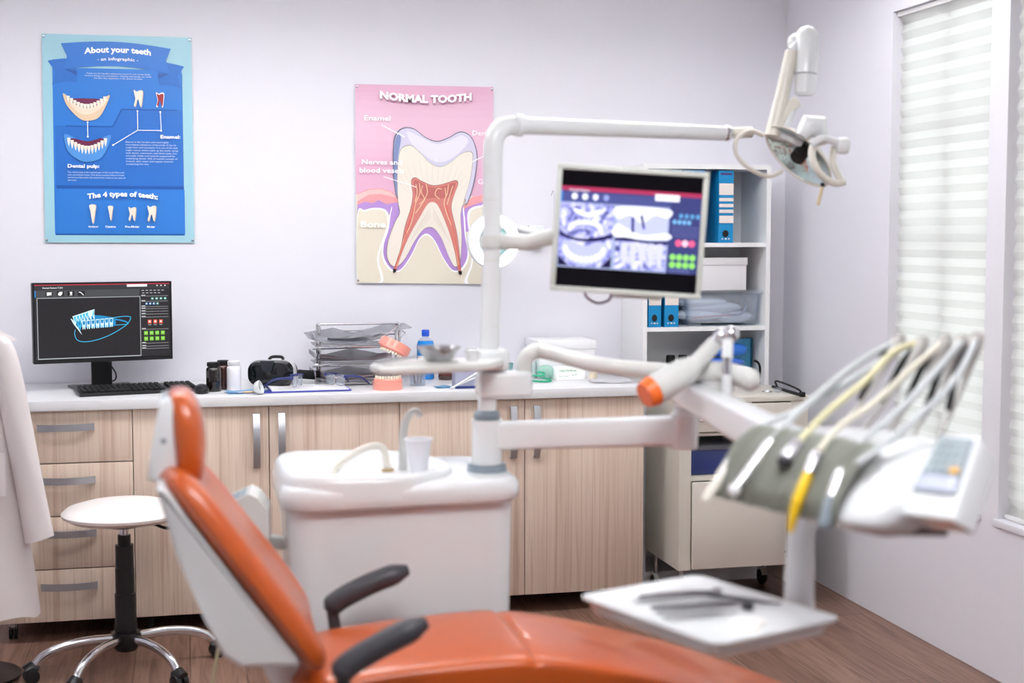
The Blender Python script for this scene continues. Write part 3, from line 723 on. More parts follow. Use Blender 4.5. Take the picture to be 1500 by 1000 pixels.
# ================================================================== computer
th = R(15); M = Mx.Translation(V((-.312, 5.80, ZW))) @ Mx.Rotation(th, 4, 'Z')
t = thing('computer_monitor', 'black widescreen computer monitor showing blue teeth scan on the worktop', 'monitor', M=M)
T = lambda x, y, z: M @ V((x, y, z))
mw, mz0, mz1 = .268, .108, .420
q = B(BLACK)
for (a, c) in (((-mw, -.022, mz0), (mw, -.016, mz0 + .017)), ((-mw, -.022, mz1 - .007), (mw, -.016, mz1)), ((-mw, -.022, mz0 + .017), (-mw + .008, -.016, mz1 - .007)), ((mw - .008, -.022, mz0 + .017), (mw, -.016, mz1 - .007))): q.b2(a, c, M=M)
q.b2((-mw, -.016, mz0), (mw, .012, mz1), bev=.004, M=M); q.b2((-.12, .012, mz0 + .06), (.12, .035, mz1 - .08), bev=.008, M=M); q.build('casing', t)
q = B(BLACK); q.b2((-.04, .0355, .005), (.04, .05, .25), bev=.003, M=M); q.build('stand', t)
q = B(BLACK); q.b2((-.12, -.07, .0002), (.12, .11, .01), bev=.004, M=M); q.build('base', t)
q = B(MBLACK); q.tube([T(*v) for v in cat([(.02, -.002, .1), (.045, .0, .06), (.05, .03, .03), (.03, .055, .02)], 6)], .003, seg=8); q.build('cable', t)
q = B(lit('2a282b', .8)); sx0, sx1, sz0, sz1 = -mw + .008, mw - .008, mz0 + .017, mz1 - .007
P = Print(q, T(sx0, -.0185, sz1), T(sx1, -.0185, sz1), T(sx1, -.0185, sz0), T(sx0, -.0185, sz0), (226, 102, 1090, 590), .00025)
E9 = .85; L = lambda h: lit(h, E9)
P.rect(226, 102, 1090, 590, L('312f32')); P.rect(226, 102, 1090, 108, L('b83a46')); P.rect(226, 108, 1090, 140, L('3a393d')); P.rect(226, 140, 892, 186, L('4a4b4e'))
P.rect(228, 142, 235, 186, L('2f7fc4')); P.rect(810, 108, 942, 124, L('e8e8ea'))
P.text('Dental Patient 7.201', 278, 402, 128, 9, L('e8e8e8'), .02)
P.rect(240, 188, 896, 592, L('a9adb0')); P.rect(244, 192, 892, 584, L('2b292c'))
for x in (295, 365, 430, 495): P.rect(x, 146, x + 45, 178, L('2a2a2c'), False)
P.l += 1
P.poly([(303, 152), (334, 152), (334, 158), (328, 158), (334, 170), (303, 174)], L('eeeeee')); P.poly([(374, 158), (384, 150), (400, 150), (398, 166), (388, 176), (372, 172)], L('eeeeee')); tooth2(453, 163, .36, 2, L('eeeeee')); P.line([(502, 154), (512, 154), (532, 174)], 5, L('eeeeee'))
for k in range(3): P.rect(1003 + 26 * k, 114, 1012 + 26 * k, 122, L('d8d8d8'), False)
for r_, y in ((0, 148), (1, 165)):
    for k in range(6 if r_ == 0 else 5): P.rect(905 + k * 26 + r_ * 2, y, 921 + k * 26 + r_ * 2, y + 4, L('bfbfc2'), False)
P.l += 1
for y in (186, 222, 258, 272, 290, 308, 328, 410, 504, 524, 540): P.line([(902, y + 2), (1078, y + 2)], 2, L('a8a8ac')); P.l -= 1; P.rect(902, y - 6, 928, y - 1, L('c8c8cc'), False)
P.l += 1
for k in range(4): P.rect(966 + 28 * k, 198, 984 + 28 * k, 213, L('4f9a88'), False); P.rect(928 + 24 * k, 232, 944 + 24 * k, 247, L('4d84c8' if k < 3 else '4f9a88'), False)
for k in range(3): P.rect(942 + 37 * k, 348, 966 + 37 * k, 374, L('dd5a46'), False)
for r_ in range(2):
    for k in range(4): P.rect(916 + 37 * k, 424 + 38 * r_, 941 + 37 * k, 450 + 38 * r_, L('7bc043'), False)
P.l += 1
for k in range(4):
    P.rect(970 + 28 * k, 201, 979 + 28 * k, 210, L('d8f0ea'), False); P.rect(932 + 24 * k, 235, 939 + 24 * k, 243, L('e8f0ff'), False)
    for r_ in range(2): P.rect(921 + 37 * k, 434 + 38 * r_, 936 + 37 * k, 437 + 38 * r_, L('d8f0b8'), False)
    if k < 3: P.rect(948 + 37 * k, 354, 960 + 37 * k, 366, L('ffe6e0'), False); P.rect(944 + 37 * k, 380, 964 + 37 * k, 384, L('a8a8ac'), False)
P.l += 1
CY, CB, CW = L('3fb2e0'), L('2a84b8'), L('cfeefa')
P.wire([(474, 400), (470, 430), (485, 468), (530, 482), (600, 474), (680, 448), (750, 412), (805, 374), (828, 340), (824, 324), (780, 321), (700, 330)], 4.5, CY)
P.wire([(700, 340), (760, 346), (812, 366), (800, 374), (760, 376), (700, 380)], 4, CY); P.wire([(580, 322), (620, 314), (680, 324), (720, 336), (780, 350), (808, 362)], 10, CB)
P.curve([(474, 330), (560, 300), (620, 312), (720, 330), (720, 384), (600, 390), (500, 380)], CB)
for k in range(7):
    x = 470 + 19 * k; y = 330 - 6 * k; P.poly([(x - 12, y - 18), (x + 14, y - 26), (x + 12, y + 6), (x + 8 + k, y + 48), (x - 4, y + 10)], CW, False)
P.l += 1
for k in range(7):
    x = 472 + 19 * k; y = 330 - 6 * k; P.poly([(x - 7, y - 12), (x + 9, y - 18), (x + 7, y + 4), (x + 5, y + 26), (x - 2, y + 6)], CY, False)
for k in range(8):
    x = 500 + 29 * k; y = 366 - 2 * k; P.poly([(x - 12, y - 22), (x + 12, y - 24), (x + 11, y + 4), (x + 8, y + 36), (x + 3, y + 36), (x, y + 12), (x - 4, y + 36), (x - 9, y + 36), (x - 11, y + 4)], CW if k > 0 else CY, False)
P.l += 1
for k in range(8):
    x = 500 + 29 * k; y = 366 - 2 * k; P.poly([(x - 9, y - 17), (x + 9, y - 19), (x + 8, y + 2), (x, y + 8), (x - 8, y + 2)], CB, False)
P.poly([(445, 325), (460, 335), (480, 370), (500, 400), (516, 436), (490, 400), (462, 360)], CW); P.poly([(555, 280), (592, 270), (582, 310), (566, 330)], CW)
q.build('screen', t, loosen=False)

# keyboard and mouse
kb = [onZ(a, c, ZW) for a, c in ((120, 582), (105, 568), (265, 560), (284, 573))]
kx = (kb[3] - kb[0]); ka = math.atan2(kx.y, kx.x)
M = Mx.Translation(V((-.385, 5.50, ZW))) @ Mx.Rotation(R(13), 4, 'Z')
t = thing('keyboard', 'black computer keyboard in front of the computer monitor', 'keyboard', M=M)
q = B(BLACK); q.prism([(0, 0), (.445, 0), (.445, .15), (0, .15)], 0, .014, M=M @ Mx.Rotation(R(4), 4, 'X'), bev=.003); q.build('keyboard_body', t)
q = B(MBLACK); MK = M @ Mx.Rotation(R(4), 4, 'X')
for r_ in range(6):
    for k in range(21):
        if k in (15, ) : continue
        if r_ == 0 and 4 <= k <= 8:
            if k == 4: q.box((.012 + .0205 * 6 + .0095, .016 + .0215 * r_, .018), (.098, .017, .009), bev=.002, M=MK, seg=1)
            continue
        q.box((.012 + .0205 * k + .0095, .016 + .0215 * r_, .018), (.0168, .017, .009), bev=.002, M=MK, seg=1)
o = q.build('keys', t); o['kind'] = 'stuff'
t = thing('computer_mouse', 'small black computer mouse right of the keyboard', 'mouse', (.06, 5.53, ZW))
q = B(BLACK); pr = []
q.ball((.06, 5.545, ZW + .012), 1, sc=(.03, .05, .024)); q.build('shell', t)
for v in []: pass
q = B(MBLACK); q.rod((.055, 5.503, ZW + .022), (.065, 5.503, ZW + .022), .006); q.build('scroll_wheel', t)

# ================================================================== small things on the worktop
def bottle(x, y, mb, mc, r, h, label, group=None, name='pill_bottle'):
    t = thing(name, label, 'bottle', (x, y, ZW), group=group)
    q = B(mb); q.lathe([(0, 0), (r * .95, 0), (r, .004), (r, h * .72), (r * .93, h * .8), (r * .72, h * .845), (r * .72, h * .86), (0, h * .86)], (x, y, ZW)); q.build('bottle_body', t)
    q = B(mc); pr = [(0, h * .862), (r * .84, h * .862), (r * .86, h * .87), (r * .86, h * .985), (r * .8, h), (0, h)]; q.lathe(pr, (x, y, ZW), seg=28); q.build('cap', t)
AMB = mat('dark_amber_glass', '120b0a', .06, coat=.8, var=0); AMB2 = mat('amber_glass', '3d150e', .08, coat=.8, var=0)
bottle(.107, 5.60, AMB, MBLACK, .029, .113, 'black glossy pill bottle in front, beside the mouse')
bottle(.146, 5.68, AMB2, MBLACK, .027, .113, 'amber pill bottle with black cap behind the black one')
bottle(.185, 5.62, mat('white_gloss', 'eceaf0', .2, coat=.4), WHITE, .028, .115, 'white pill bottle with white cap beside the dark ones')
# folded blue face mask
def cloth_sheet(x0, x1, y0, y1, m, amp, name, label, cat_, z=ZW, seed=0, rz=0., group=None, hump=.0, th=.001):
    rnd = random.Random(seed); ph = [rnd.uniform(0, 6) for _ in range(4)]; cx, cy = (x0 + x1) / 2, (y0 + y1) / 2
    def fn(u, v):
        x, y = (u - .5) * (x1 - x0), (v - .5) * (y1 - y0)
        h = amp * (.5 + .5 * math.sin(7 * u + ph[0] + 2 * v)) + amp * .5 * (1 + math.sin(9 * v + ph[1] + 3 * u)) * .5 + hump * math.sin(PI * u) * math.sin(PI * v)
        return (cx + x * math.cos(rz) - y * math.sin(rz), cy + x * math.sin(rz) + y * math.cos(rz), z + .0012 + h)
    q = B(m); q.grid(20, 14, fn, thick=th); return tag(q.build(name, loc=(cx, cy, z)), label, cat_, group)
MASK = mat('mask_blue', '9cc9ea', .8)
cloth_sheet(.15, .31, 5.48, 5.575, MASK, .006, 'face_mask', 'pale blue surgical mask lying between the white bottle and the clipboard', 'face mask', seed=1, rz=.15, group='blue face masks')
t = thing('dental_bur', 'small brass-coloured instrument tip lying on the blue mask', 'instrument', (.2, 5.47, ZW))
q = B(mat('brass', 'c9a987', .3, .6)); q.rod((.215, 5.46, ZW + .009), (.265, 5.462, ZW + .009), .004); q.rod((.265, 5.462, ZW + .009), (.285, 5.464, ZW + .009), .007); q.build('tip', t)
q = B(STEEL); q.rod((.195, 5.458, ZW + .009), (.2145, 5.46, ZW + .009), .002); q.build('shank', t)
# VR headset
M = Mx.Translation(V((.345, 5.72, ZW))) @ Mx.Rotation(R(-27), 4, 'Z')
t = thing('vr_headset', 'black and white virtual reality headset with glossy front on the worktop', 'headset', M=M)
q = B(mat('glossy_visor', '0d1216', .05, coat=.4, var=0))
def vring(w, h, y, r): return [(x, y, .056 + z) for x, z in rrect(w, h, r, 6)]
q.loft([vring(.15, .07, -.062, .03), vring(.172, .09, -.058, .035), vring(.182, .1, -.045, .038), vring(.184, .102, -.02, .038)], M=M); q.build('visor', t)
q = B(mat('headset_white', 'd9d9dd', .3)); q.loft([vring(.186, .104, -.0195, .04), vring(.186, .104, .01, .04), vring(.17, .095, .03, .04)], M=M); q.build('shell', t)
q = B(MBLACK); q.loft([vring(.16, .085, .0305, .035), vring(.15, .08, .065, .035)], M=M); q.build('face_cushion', t)
q = B(mat('visor_panel', '2a2e35', .25)); q.prism([(-.03, .108), (.03, .108), (.018, .066), (-.018, .066)], .0622, .0665, M=M @ Mx(((1, 0, 0, 0), (0, 0, -1, 0), (0, 1, 0, 0), (0, 0, 0, 1)))); q.ball((.0, -.062, .05), .018, MBLACK, sc=(1, .5, 1), M=M); q.build('front_panel', t)
q = B(MBLACK); q.tube([M @ V(v) for v in cat([(-.02, .0, .108), (-.01, .01, .118), (.03, .01, .118), (.04, .0, .108)], 6)], .006); q.build('top_strap', t)
q = B(MBLACK); q.tube([M @ V(v) for v in cat([(.09, .03, .05), (.12, .06, .045), (.15, .1, .04), (.12, .16, .035)], 6)], .018, flat=.35); q.build('side_strap', t)
# clip board
M = Mx.Translation(V((.455, 5.60, ZW))) @ Mx.Rotation(R(2), 4, 'Z')
t = thing('clipboard', 'blue clipboard with white sheets near the worktop edge', 'clipboard', M=M)
q = B(mat('clipboard_blue', '3b40a8', .35)); q.prism(rrect(.34, .24, .01), .001, .005, M=M); q.build('board', t)
q = B(PAPER); q.prism([(-.135, -.108), (.16, -.108), (.16, .105), (-.135, .105)], .0052, .009, M=M); P = Print(q, M @ V((-.13, -.1, .009)), M @ V((.15, -.1, .009)), M @ V((.15, .1, .009)), M @ V((-.13, .1, .009)), (0, 0, 100, 60), -.0003)
for k in range(6): P.rect(8, 8 + 8 * k, 60 - 6 * (k % 3), 9.4 + 8 * k, ink('c9b6bd'), False)
q.build('sheets', t)
q = B(STEEL); q.box((-.152, 0, .009), (.02, .1, .006), bev=.002, M=M); q.tube([M @ V(v) for v in [(-.15, -.03, .012), (-.155, -.02, .02), (-.155, .02, .02), (-.15, .03, .012)]], .002, seg=8); q.build('clip', t)
# safety spectacles
def specs(cx, cy, rz, label, z):
    M = Mx.Translation(V((cx, cy, z))) @ Mx.Rotation(rz, 4, 'Z')
    t = thing('safety_glasses', label, 'glasses', M=M, group='loupe spectacles')
    NAV = mat('navy_plastic', '2b3470', .35)
    for s in (-1, 1):
        q = B(CLEARP)
        q.loft([[(s * .033 + x, 0 + abs(x + s * .033 - 0) * .0 + yy, .028 + zz) for x, zz in rrect(.056, .042, .014, 5)] for yy in (0, .002)], M=M); q.build('lens', t)
        q = B(STEEL); q.tube([M @ V((s * .033 + x, 0, .028 + zz)) for x, zz in rrect(.057, .043, .014, 5)] + [M @ V((s * .033 + .0285, 0, .028 + .0075))], .0012, seg=6); q.build('rim', t)
        q = B(NAV); q.tube([M @ V(v) for v in cat([(s * .062, .004, .045), (s * .068, .03, .044), (s * .07, .075, .036), (s * .068, .115, .008)], 6)], [.006, .003], seg=8); q.build('temple', t)
        q = B(NAV); q.box((s * .064, .004, .044), (.012, .016, .012), bev=.003, M=M); q.build('hinge', t)
    q = B(STEEL); q.tube([M @ V(v) for v in cat([(-.006, 0, .034), (0, -.002, .038), (.006, 0, .034)], 5)], .0016, seg=6); q.build('bridge', t)
specs(.425, 5.555, R(68), 'clear safety glasses with navy temples on the left half of the clipboard', ZW + .0095)
specs(.575, 5.575, R(-60), 'clear safety glasses with navy temples on the right half of the clipboard', ZW + .0095)
t = thing('magnifier_cup', 'small white cup-shaped eyepiece left of the clipboard', 'eyepiece', (.265, 5.43, ZW))
q = B(DWHITE); MM = Mx.Translation(V((.272, 5.44, ZW + .027))) @ Mx.Rotation(R(70), 4, 'Y') @ Mx.Rotation(R(20), 4, 'X'); q.lathe([(0, -.022), (.012, -.02), (.024, -.008), (.027, .008), (.024, .009), (.02, -.004), (0, -.01)], m=DWHITE, M=MM); q.build('cup', t)
q = B(MBLACK); q.lathe([(0, -.009), (.019, -.005), (.019, -.003), (0, -.006)], M=MM); q.build('inner_lens', t)

# letter tray
t = thing('letter_tray', 'three-tier chrome wire letter tray against the back wall', 'letter tray', (.68, 5.83, ZW))
xa, xb, ya, yc = .535, .862, 5.67, 5.93
for x in (xa, xb):
    q = B(CHROME)
    q.tube(cat([(x, 5.80, ZW + .002), (x, 5.80, ZW + .215), (x, 5.805, ZW + .234), (x, 5.82, ZW + .24), (x, 5.88, ZW + .24), (x, 5.895, ZW + .234), (x, 5.90, ZW + .215), (x, 5.90, ZW + .002)], 5), .0055, seg=10); q.build('upright', t)
q = B(CHROME); q.rod((xa, 5.82, ZW + .24), (xb, 5.82, ZW + .24), .0045); q.rod((xa, 5.9, ZW + .19), (xb, 5.9, ZW + .19), .0035); q.build('top_bar', t)
SMOKE = mat('dark_metal_mesh', '6b6d72', .35, .7)
for i, z in enumerate((.012, .085, .158)):
    q = B(CHROME)
    path = [(xa - .03, ya, ZW + z + .045), (xa - .03, ya, ZW + z), (xb - .05, ya - .01, ZW + z), (xb + .01, ya + .02, ZW + z + .05), (xb + .02, yc, ZW + z + .05), (xa - .02, yc, ZW + z + .045), (xa - .03, ya, ZW + z + .045)]
    q.tube(path, .0028, seg=8); 
    for k in range(4): y = ya + .03 + (yc - ya - .06) * k / 3; q.rod((xa - .028, y, ZW + z + .002), (xb + .0, y, ZW + z + .002), .0016, seg=6)
    q.b2((xa - .032, ya, ZW + z + .03), (xa - .029, yc, ZW + z + .046), SMOKE); q.build('tray', t)
def folder(x0, x1, y0, y1, z, m, label, seed, curl, name='paper_folder', tilt=0., rise=0., pk=.35):
    rnd = random.Random(seed); ph = rnd.uniform(0, 6)
    def fn(u, v):
        x = x0 + (x1 - x0) * u; y = y0 + (y1 - y0) * v
        return (x, y, z + curl * (abs(u - .45) * 2) ** 2.4 * (1 - .4 * v) + .003 * (1 + math.sin(6 * u + ph)) + tilt * u + rise * v * max(0, 1 - abs(u - pk) * 2) ** .8)
    q = B(m); q.grid(24, 8, fn, thick=.0012); return tag(q.build(name, loc=((x0 + x1) / 2, (y0 + y1) / 2, z)), label, 'folder', 'papers in the letter tray')
GF = mat('grey_clear_folder', 'a7a8b2', .22, coat=.5, var=.15)
folder(.478, .80, 5.655, 5.90, ZW + .170, GF, 'curled grey plastic folder sticking out of the top tray to the left', 3, .022, rise=.05, pk=.38)
folder(.56, .90, 5.69, 5.91, ZW + .182, GF, 'grey folder curling up at the right end of the top tray', 5, .012, tilt=.03, rise=.02, pk=.8)
folder(.52, .83, 5.68, 5.90, ZW + .094, mat('light_grey_folder', 'c4c5cd', .3, coat=.3, var=.1), 'light grey folder in the middle tray', 6, .010, rise=.035, pk=.5)
folder(.53, .82, 5.69, 5.89, ZW + .105, PINKP, 'pinkish paper sheets on the folder in the middle tray', 8, .006, 'paper_sheets')
folder(.51, .83, 5.68, 5.90, ZW + .020, mat('light_grey_folder2', 'bcbdc6', .3, coat=.3, var=.1), 'grey folder in the bottom tray', 9, .008, rise=.04, pk=.45)
folder(.53, .81, 5.69, 5.89, ZW + .031, PINKP, 'crumpled pale sheets on the folder in the bottom tray', 11, .008, 'paper_sheets')
q = B(PINKP); q.grid(10, 4, lambda u, v: (.74 + .10 * u, 5.672 + .02 * v, ZW + .190 + .05 * u * u + .001 * v), thick=.001); tag(q.build('paper_strip', loc=(.79, 5.68, ZW + .19)), 'pale pink paper edge rising at the right of the top tray', 'paper', 'papers in the letter tray')

# jaw models
def arch(q, M, w, d, h, flip, nt=13):
    n = 24; outer = [(w * math.cos(PI + PI * k / n), -d * .15 + d * math.sin(PI + PI * k / n) * .85) for k in range(n + 1)]
    poly = [(x, y) for x, y in outer] + [(w, d * .35), (-w, d * .35)]
    q.prism(poly, 0, h, GUM, M, bev=.006, seg=3)
t = thing('jaw_model', 'salmon-pink lower jaw model with ivory teeth on the worktop edge', 'jaw model', (.775, 5.52, ZW))
M = Mx.Translation(V((.775, 5.53, ZW)))
q = B(GUM)
arch(q, M, .057, .07, .036, False); q.tube([M @ V((.047 * math.cos(PI + PI * k / 20), -.01 + .052 * math.sin(PI + PI * k / 20), .038)) for k in range(21)], .009, GUM, 10); q.build('gum', t)
def teeth(M, parent, zz, flip=1):
    for k in range(14):
        a = PI + PI * (k + .5) / 14; q = B(TOOTH); x, y = .048 * math.cos(a), -.01 + .053 * math.sin(a)
        q.box((0, 0, 0), (.0088, .008, .0155), bev=.0032, M=M @ Mx.Translation(V((x, y, zz))) @ Mx.Rotation(a + PI / 2, 4, 'Z')); q.build('tooth', parent)
teeth(M, t, .049)
M = Mx.Translation(V((.80, 5.56, ZW + .148))) @ Mx.Rotation(R(28), 4, 'Y') @ Mx.Rotation(R(-8), 4, 'X')
t = thing('jaw_model', 'salmon-pink upper jaw model tilted open above the white tray', 'jaw model', M=M)
q = B(GUM); arch(q, M, .062, .07, .034, False); q.tube([M @ V((.05 * math.cos(PI + PI * k / 20), -.01 + .054 * math.sin(PI + PI * k / 20), -.002)) for k in range(21)], .009, GUM, 10); q.build('gum', t)
teeth(M, t, -.013)
q = B(STEEL); q.rod((.80, 5.615, ZW + .03), (.80, 5.618, ZW + .14), .004); q.rod((.80, 5.60, ZW + .03), (.80, 5.615, ZW + .03), .004); q.b2((.775, 5.60, ZW + .0005), (.825, 5.63, ZW + .033), GUM, bev=.003); q.build('hinge', t)

# mouthwash
t = thing('mouthwash_bottle', 'clear bottle of blue mouthwash with blue cap by the wall', 'bottle', (.99, 5.88, ZW))
q = B(mat('blue_liquid', '1b8ae0', .05, coat=1., var=0)); bx_, by_ = .985, 5.88
q.lathe([(0, .0), (.034, 0), (.037, .005), (.037, .145), (.032, .162), (0, .1625)], (bx_, by_, ZW), sy=.7); q.build('liquid', t)
q = B(CLEARP); q.lathe([(.0325, .163), (.026, .170), (.015, .175), (.013, .180), (0, .180)], (bx_, by_, ZW), sy=.75); q.build('neck', t)
q = B(mat('cap_blue', '1f55d0', .35)); q.lathe([(0, .1805), (.0155, .1805), (.016, .184), (.016, .205), (.014, .208), (0, .208)], (bx_, by_, ZW)); q.build('cap', t)
q = B(W_); P = None; q.loft([[(bx_ + .0378 * math.cos(a), by_ + .0270 * math.sin(a), ZW + z) for a in (R(200 + 140 * k / 14) for k in range(15))] for z in (.03, .10)], caps=False, closed=False); q.build('label_wrap', t)
# tool cup
t = thing('tool_cup', 'clear cup holding dark instruments beside the jaw model', 'cup', (.91, 5.63, ZW))
q = B(CLEARP); q.lathe([(.0, 0), (.03, 0), (.034, .085), (.032, .085), (.028, .004), (0, .003)], (.912, 5.64, ZW)); q.build('cup', t)
for k in range(6):
    q = B(mat('dark_instrument', '4b4a4e', .3, .7)); a = k * 1.1; q.rod((.912 + .012 * math.cos(a), 5.64 + .012 * math.sin(a), ZW + .006), (.912 + .026 * math.cos(a + .6), 5.64 + .026 * math.sin(a + .6), ZW + .09), .0035, r2=.005)
    tag(q.build('hand_instrument', loc=(.912, 5.64, ZW)), 'dark metal instrument standing in the clear tool cup', 'instrument', 'instruments in the tool cup')
# dark bottles behind
t = thing('medicine_bottle', 'brown bottle with red-black label right of the mouthwash', 'bottle', (1.06, 5.84, ZW))
q = B(AMB2); q.lathe([(0, 0), (.031, 0), (.033, .004), (.033, .07), (.026, .082), (.016, .088), (.016, .095), (0, .095)], (1.065, 5.84, ZW)); q.build('bottle_body', t)
q = B(BLACK); q.lathe([(0, .096), (.018, .096), (.018, .112), (0, .114)], (1.065, 5.84, ZW)); q.build('cap', t)
q = B(ink('5a2a20')); q.loft([[(1.065 + .0336 * math.cos(a), 5.84 + .0336 * math.sin(a), ZW + z) for a in (R(190 + 160 * k / 14) for k in range(15))] for z in (.018, .058)], caps=False, closed=False); q.build('label_wrap', t)
bottle(1.178, 5.86, mat('white_gloss2', 'eeeef2', .25), BLACK, .026, .128, 'tall white bottle with flat black cap behind the metal bowl', name='lotion_bottle')
t = thing('tissue_box', 'grey carton standing at the worktop edge left of the pole', 'box', (1.07, 5.5, ZW))
q = B(mat('grey_card', 'a9abc2', .5)); q.b2((1.035, 5.475, ZW + .0004), (1.125, 5.55, ZW + .072), bev=.002); q.build('box_body', t)
q = B(mat('dark_blue_strip', '2d3a7c', .4)); q.b2((1.035, 5.474, ZW + .0004), (1.125, 5.4749, ZW + .01)); q.build('base_strip', t)
cloth_sheet(.965, 1.03, 5.5, 5.58, MASK, .004, 'face_mask', 'pale blue surgical mask lying between tool cup and grey carton', 'face mask', seed=4, group='blue face masks')
q = B(WHITE); q.rod((1.015, 5.44, ZW + .007), (1.15, 5.47, ZW + .078), .0035); q.rod((1.01, 5.445, ZW + .007), (1.13, 5.465, ZW + .05), .0035); q.ball((1.15, 5.47, ZW + .078), .007)
tag(q.build('white_forceps', loc=(1.08, 5.45, ZW)), 'white plastic forceps leaning on the grey carton', 'forceps')
# teal glass behind pole
t = thing('drinking_glass', 'teal-tinted glass just right of the pole', 'glass', (1.3, 5.8, ZW))
q = B(clear_mat('teal_glass', '9fd0cf', .45)); q.lathe([(0, 0), (.022, 0), (.03, .07), (.028, .07), (.02, .004), (0, .004)], (1.31, 5.78, ZW)); q.build('glass_wall', t)
# big white carton on the right worktop
t = thing('storage_carton', 'large white lidded carton at the wall on the right worktop', 'box', (1.58, 5.9, ZW))
CW2 = mat('white_card_bright', 'ebebee', .6)
q = B(CW2); q.b2((1.456, 5.80, ZW + .0004), (1.70, 6.02, ZW + .13), bev=.002); q.build('box_body', t)
q = B(CW2); q.b2((1.450, 5.795, ZW + .122), (1.706, 6.026, ZW + .157), bev=.002); q.build('lid', t)
t = thing('glove_box', 'white carton printed in green in front of the large carton', 'box', (1.53, 5.68, ZW))
q = B(W_); q.b2((1.505, 5.70, ZW + .0004), (1.63, 5.775, ZW + .052), bev=.002)
P = Print(q, V((1.505, 5.70, ZW + .052)), V((1.63, 5.70, ZW + .052)), V((1.63, 5.70, ZW)), V((1.505, 5.70, ZW)), (0, 0, 120, 50), .0004)
G_ = ink('3f9d63'); P.text('STERILE STRIPPER BAG', 12, 84, 16, 8, G_, .02); P.text('- - - - - -', 16, 50, 26, 4, G_); P.text('5 x 15', 66, 84, 31, 6, G_, .02); P.text('ISO 11607', 12, 52, 36, 5, G_); q.build('box_body', t)
# green banded tubing
t = thing('oxygen_mask', 'green elastic loops of a mask lying right of the pole', 'mask', (1.42, 5.72, ZW))
GR = mat('green_elastic', '2fae86', .5)
q = B(GR); q.tube(cat([(1.36, 5.70, ZW + .01), (1.40, 5.64, ZW + .006), (1.44, 5.62, ZW + .005), (1.47, 5.65, ZW + .006), (1.45, 5.69, ZW + .012)], 6), .004, seg=8); q.tube(cat([(1.36, 5.73, ZW + .022), (1.40, 5.70, ZW + .024), (1.44, 5.69, ZW + .022), (1.455, 5.71, ZW + .03), (1.43, 5.73, ZW + .034)], 6), .004, seg=8); q.build('band', t)
q = B(clear_mat('pale_mint_plastic', 'cfeee4', .55)); q.ball((1.475, 5.765, ZW + .03), 1, sc=(.04, .03, .03)); q.build('cup', t)
# pleated pouches
for k in range(4):
    q = B(clear_mat('pouch_%d' % k, 'dcebea', .35)); x = 1.405 + .022 * k; q.b2((x, 5.80 + .003 * k, ZW + .001), (x + .016, 5.84, ZW + .075), bev=.003)
    tag(q.build('pouch', loc=(x, 5.82, ZW)), 'clear sterile pouch standing in a row behind the green loops', 'pouch', 'clear pouches behind the green loops')
cloth_sheet(1.62, 1.79, 5.52, 5.66, PAPER, .008, 'paper_towel', 'rumpled off-white paper towel near the right end of the worktop', 'paper towel', seed=14, rz=-.1, hump=.012)
q = B(mat('cotton_beige', 'e4d8c2', .8)); q.lathe([(0, 0), (.016, 0), (.018, .01), (.018, .028), (.014, .033), (0, .033)], (1.665, 5.70, ZW)); tag(q.build('cotton_roll', loc=(1.665, 5.70, ZW)), 'small beige cotton roll between carton and paper towel', 'cotton roll')
# ring magnifier lamp on its arm, clamped to the back wall
t = thing('magnifier_lamp', 'white ring magnifier lamp glowing behind the pole on a jointed arm', 'lamp', (1.247, 5.75, 1.48))
c = V((1.247, 5.72, 1.482)); MM = Mx.Translation(c) @ Mx.Rotation(R(90), 4, 'X') @ Mx.Rotation(R(10), 4, 'Y')
q = B(DWHITE); q.lathe([(.066, .0), (.112, 0), (.116, -.008), (.112, -.03), (.07, -.03), (.064, -.01)] + [(.066, .0)], M=MM, seg=40, caps=False); 
q.build('ring_housing', t)
GL = bpy.data.materials.new('ring_tube_glow'); GL.use_nodes = True; _b = GL.node_tree.nodes['Principled BSDF']; _b.inputs['Emission Color'].default_value = (.97, .98, 1, 1); _b.inputs['Emission Strength'].default_value = 5
q = B(GL); q.lathe([(.072, .001), (.078, .008), (.09, .011), (.102, .008), (.108, .001)], M=MM, seg=40, caps=False); q.build('ring_tube', t)
q = B(clear_mat('teal_lens', 'b8e2e0', .5, .03)); q.lathe([(0, -.002), (.0635, -.006), (.0635, -.010), (0, -.014)], M=MM, seg=32); q.build('lens', t)
q = B(DWHITE)
p1, p2, p3 = V((1.285, 5.77, 1.565)), V((1.45, 5.80, 1.525)), V((1.50, 5.93, 1.51))
q.tube([V((1.25, 5.755, 1.55)), p1], .01); q.tube([p1, p2], .007); q.tube([p1 + V((0, 0, -.022)), p2 + V((0, 0, -.022))], .007); q.tube(cat([p1 + V((0, 0, -.011)), p2 + V((.01, 0, -.012)), p3], 6), .012); q.tube([p3, V((1.50, 6.045, 1.50))], .014)
q.box((1.50, 6.035, 1.50), (.07, .025, .1), bev=.004); q.ball(p2 + V((.04, .0, -.02)), .014); q.build('jointed_arm', t)
q = B(mat('thin_cable', 'c9c9cc', .4)); q.tube(cat([p2 + V((.06, 0, -.015)), (1.53, 5.84, 1.56), (1.56, 5.95, 1.66), (1.57, 6.0, 1.7), (1.57, 6.04, 1.68)], 6), .002, seg=6); q.build('cable', t)
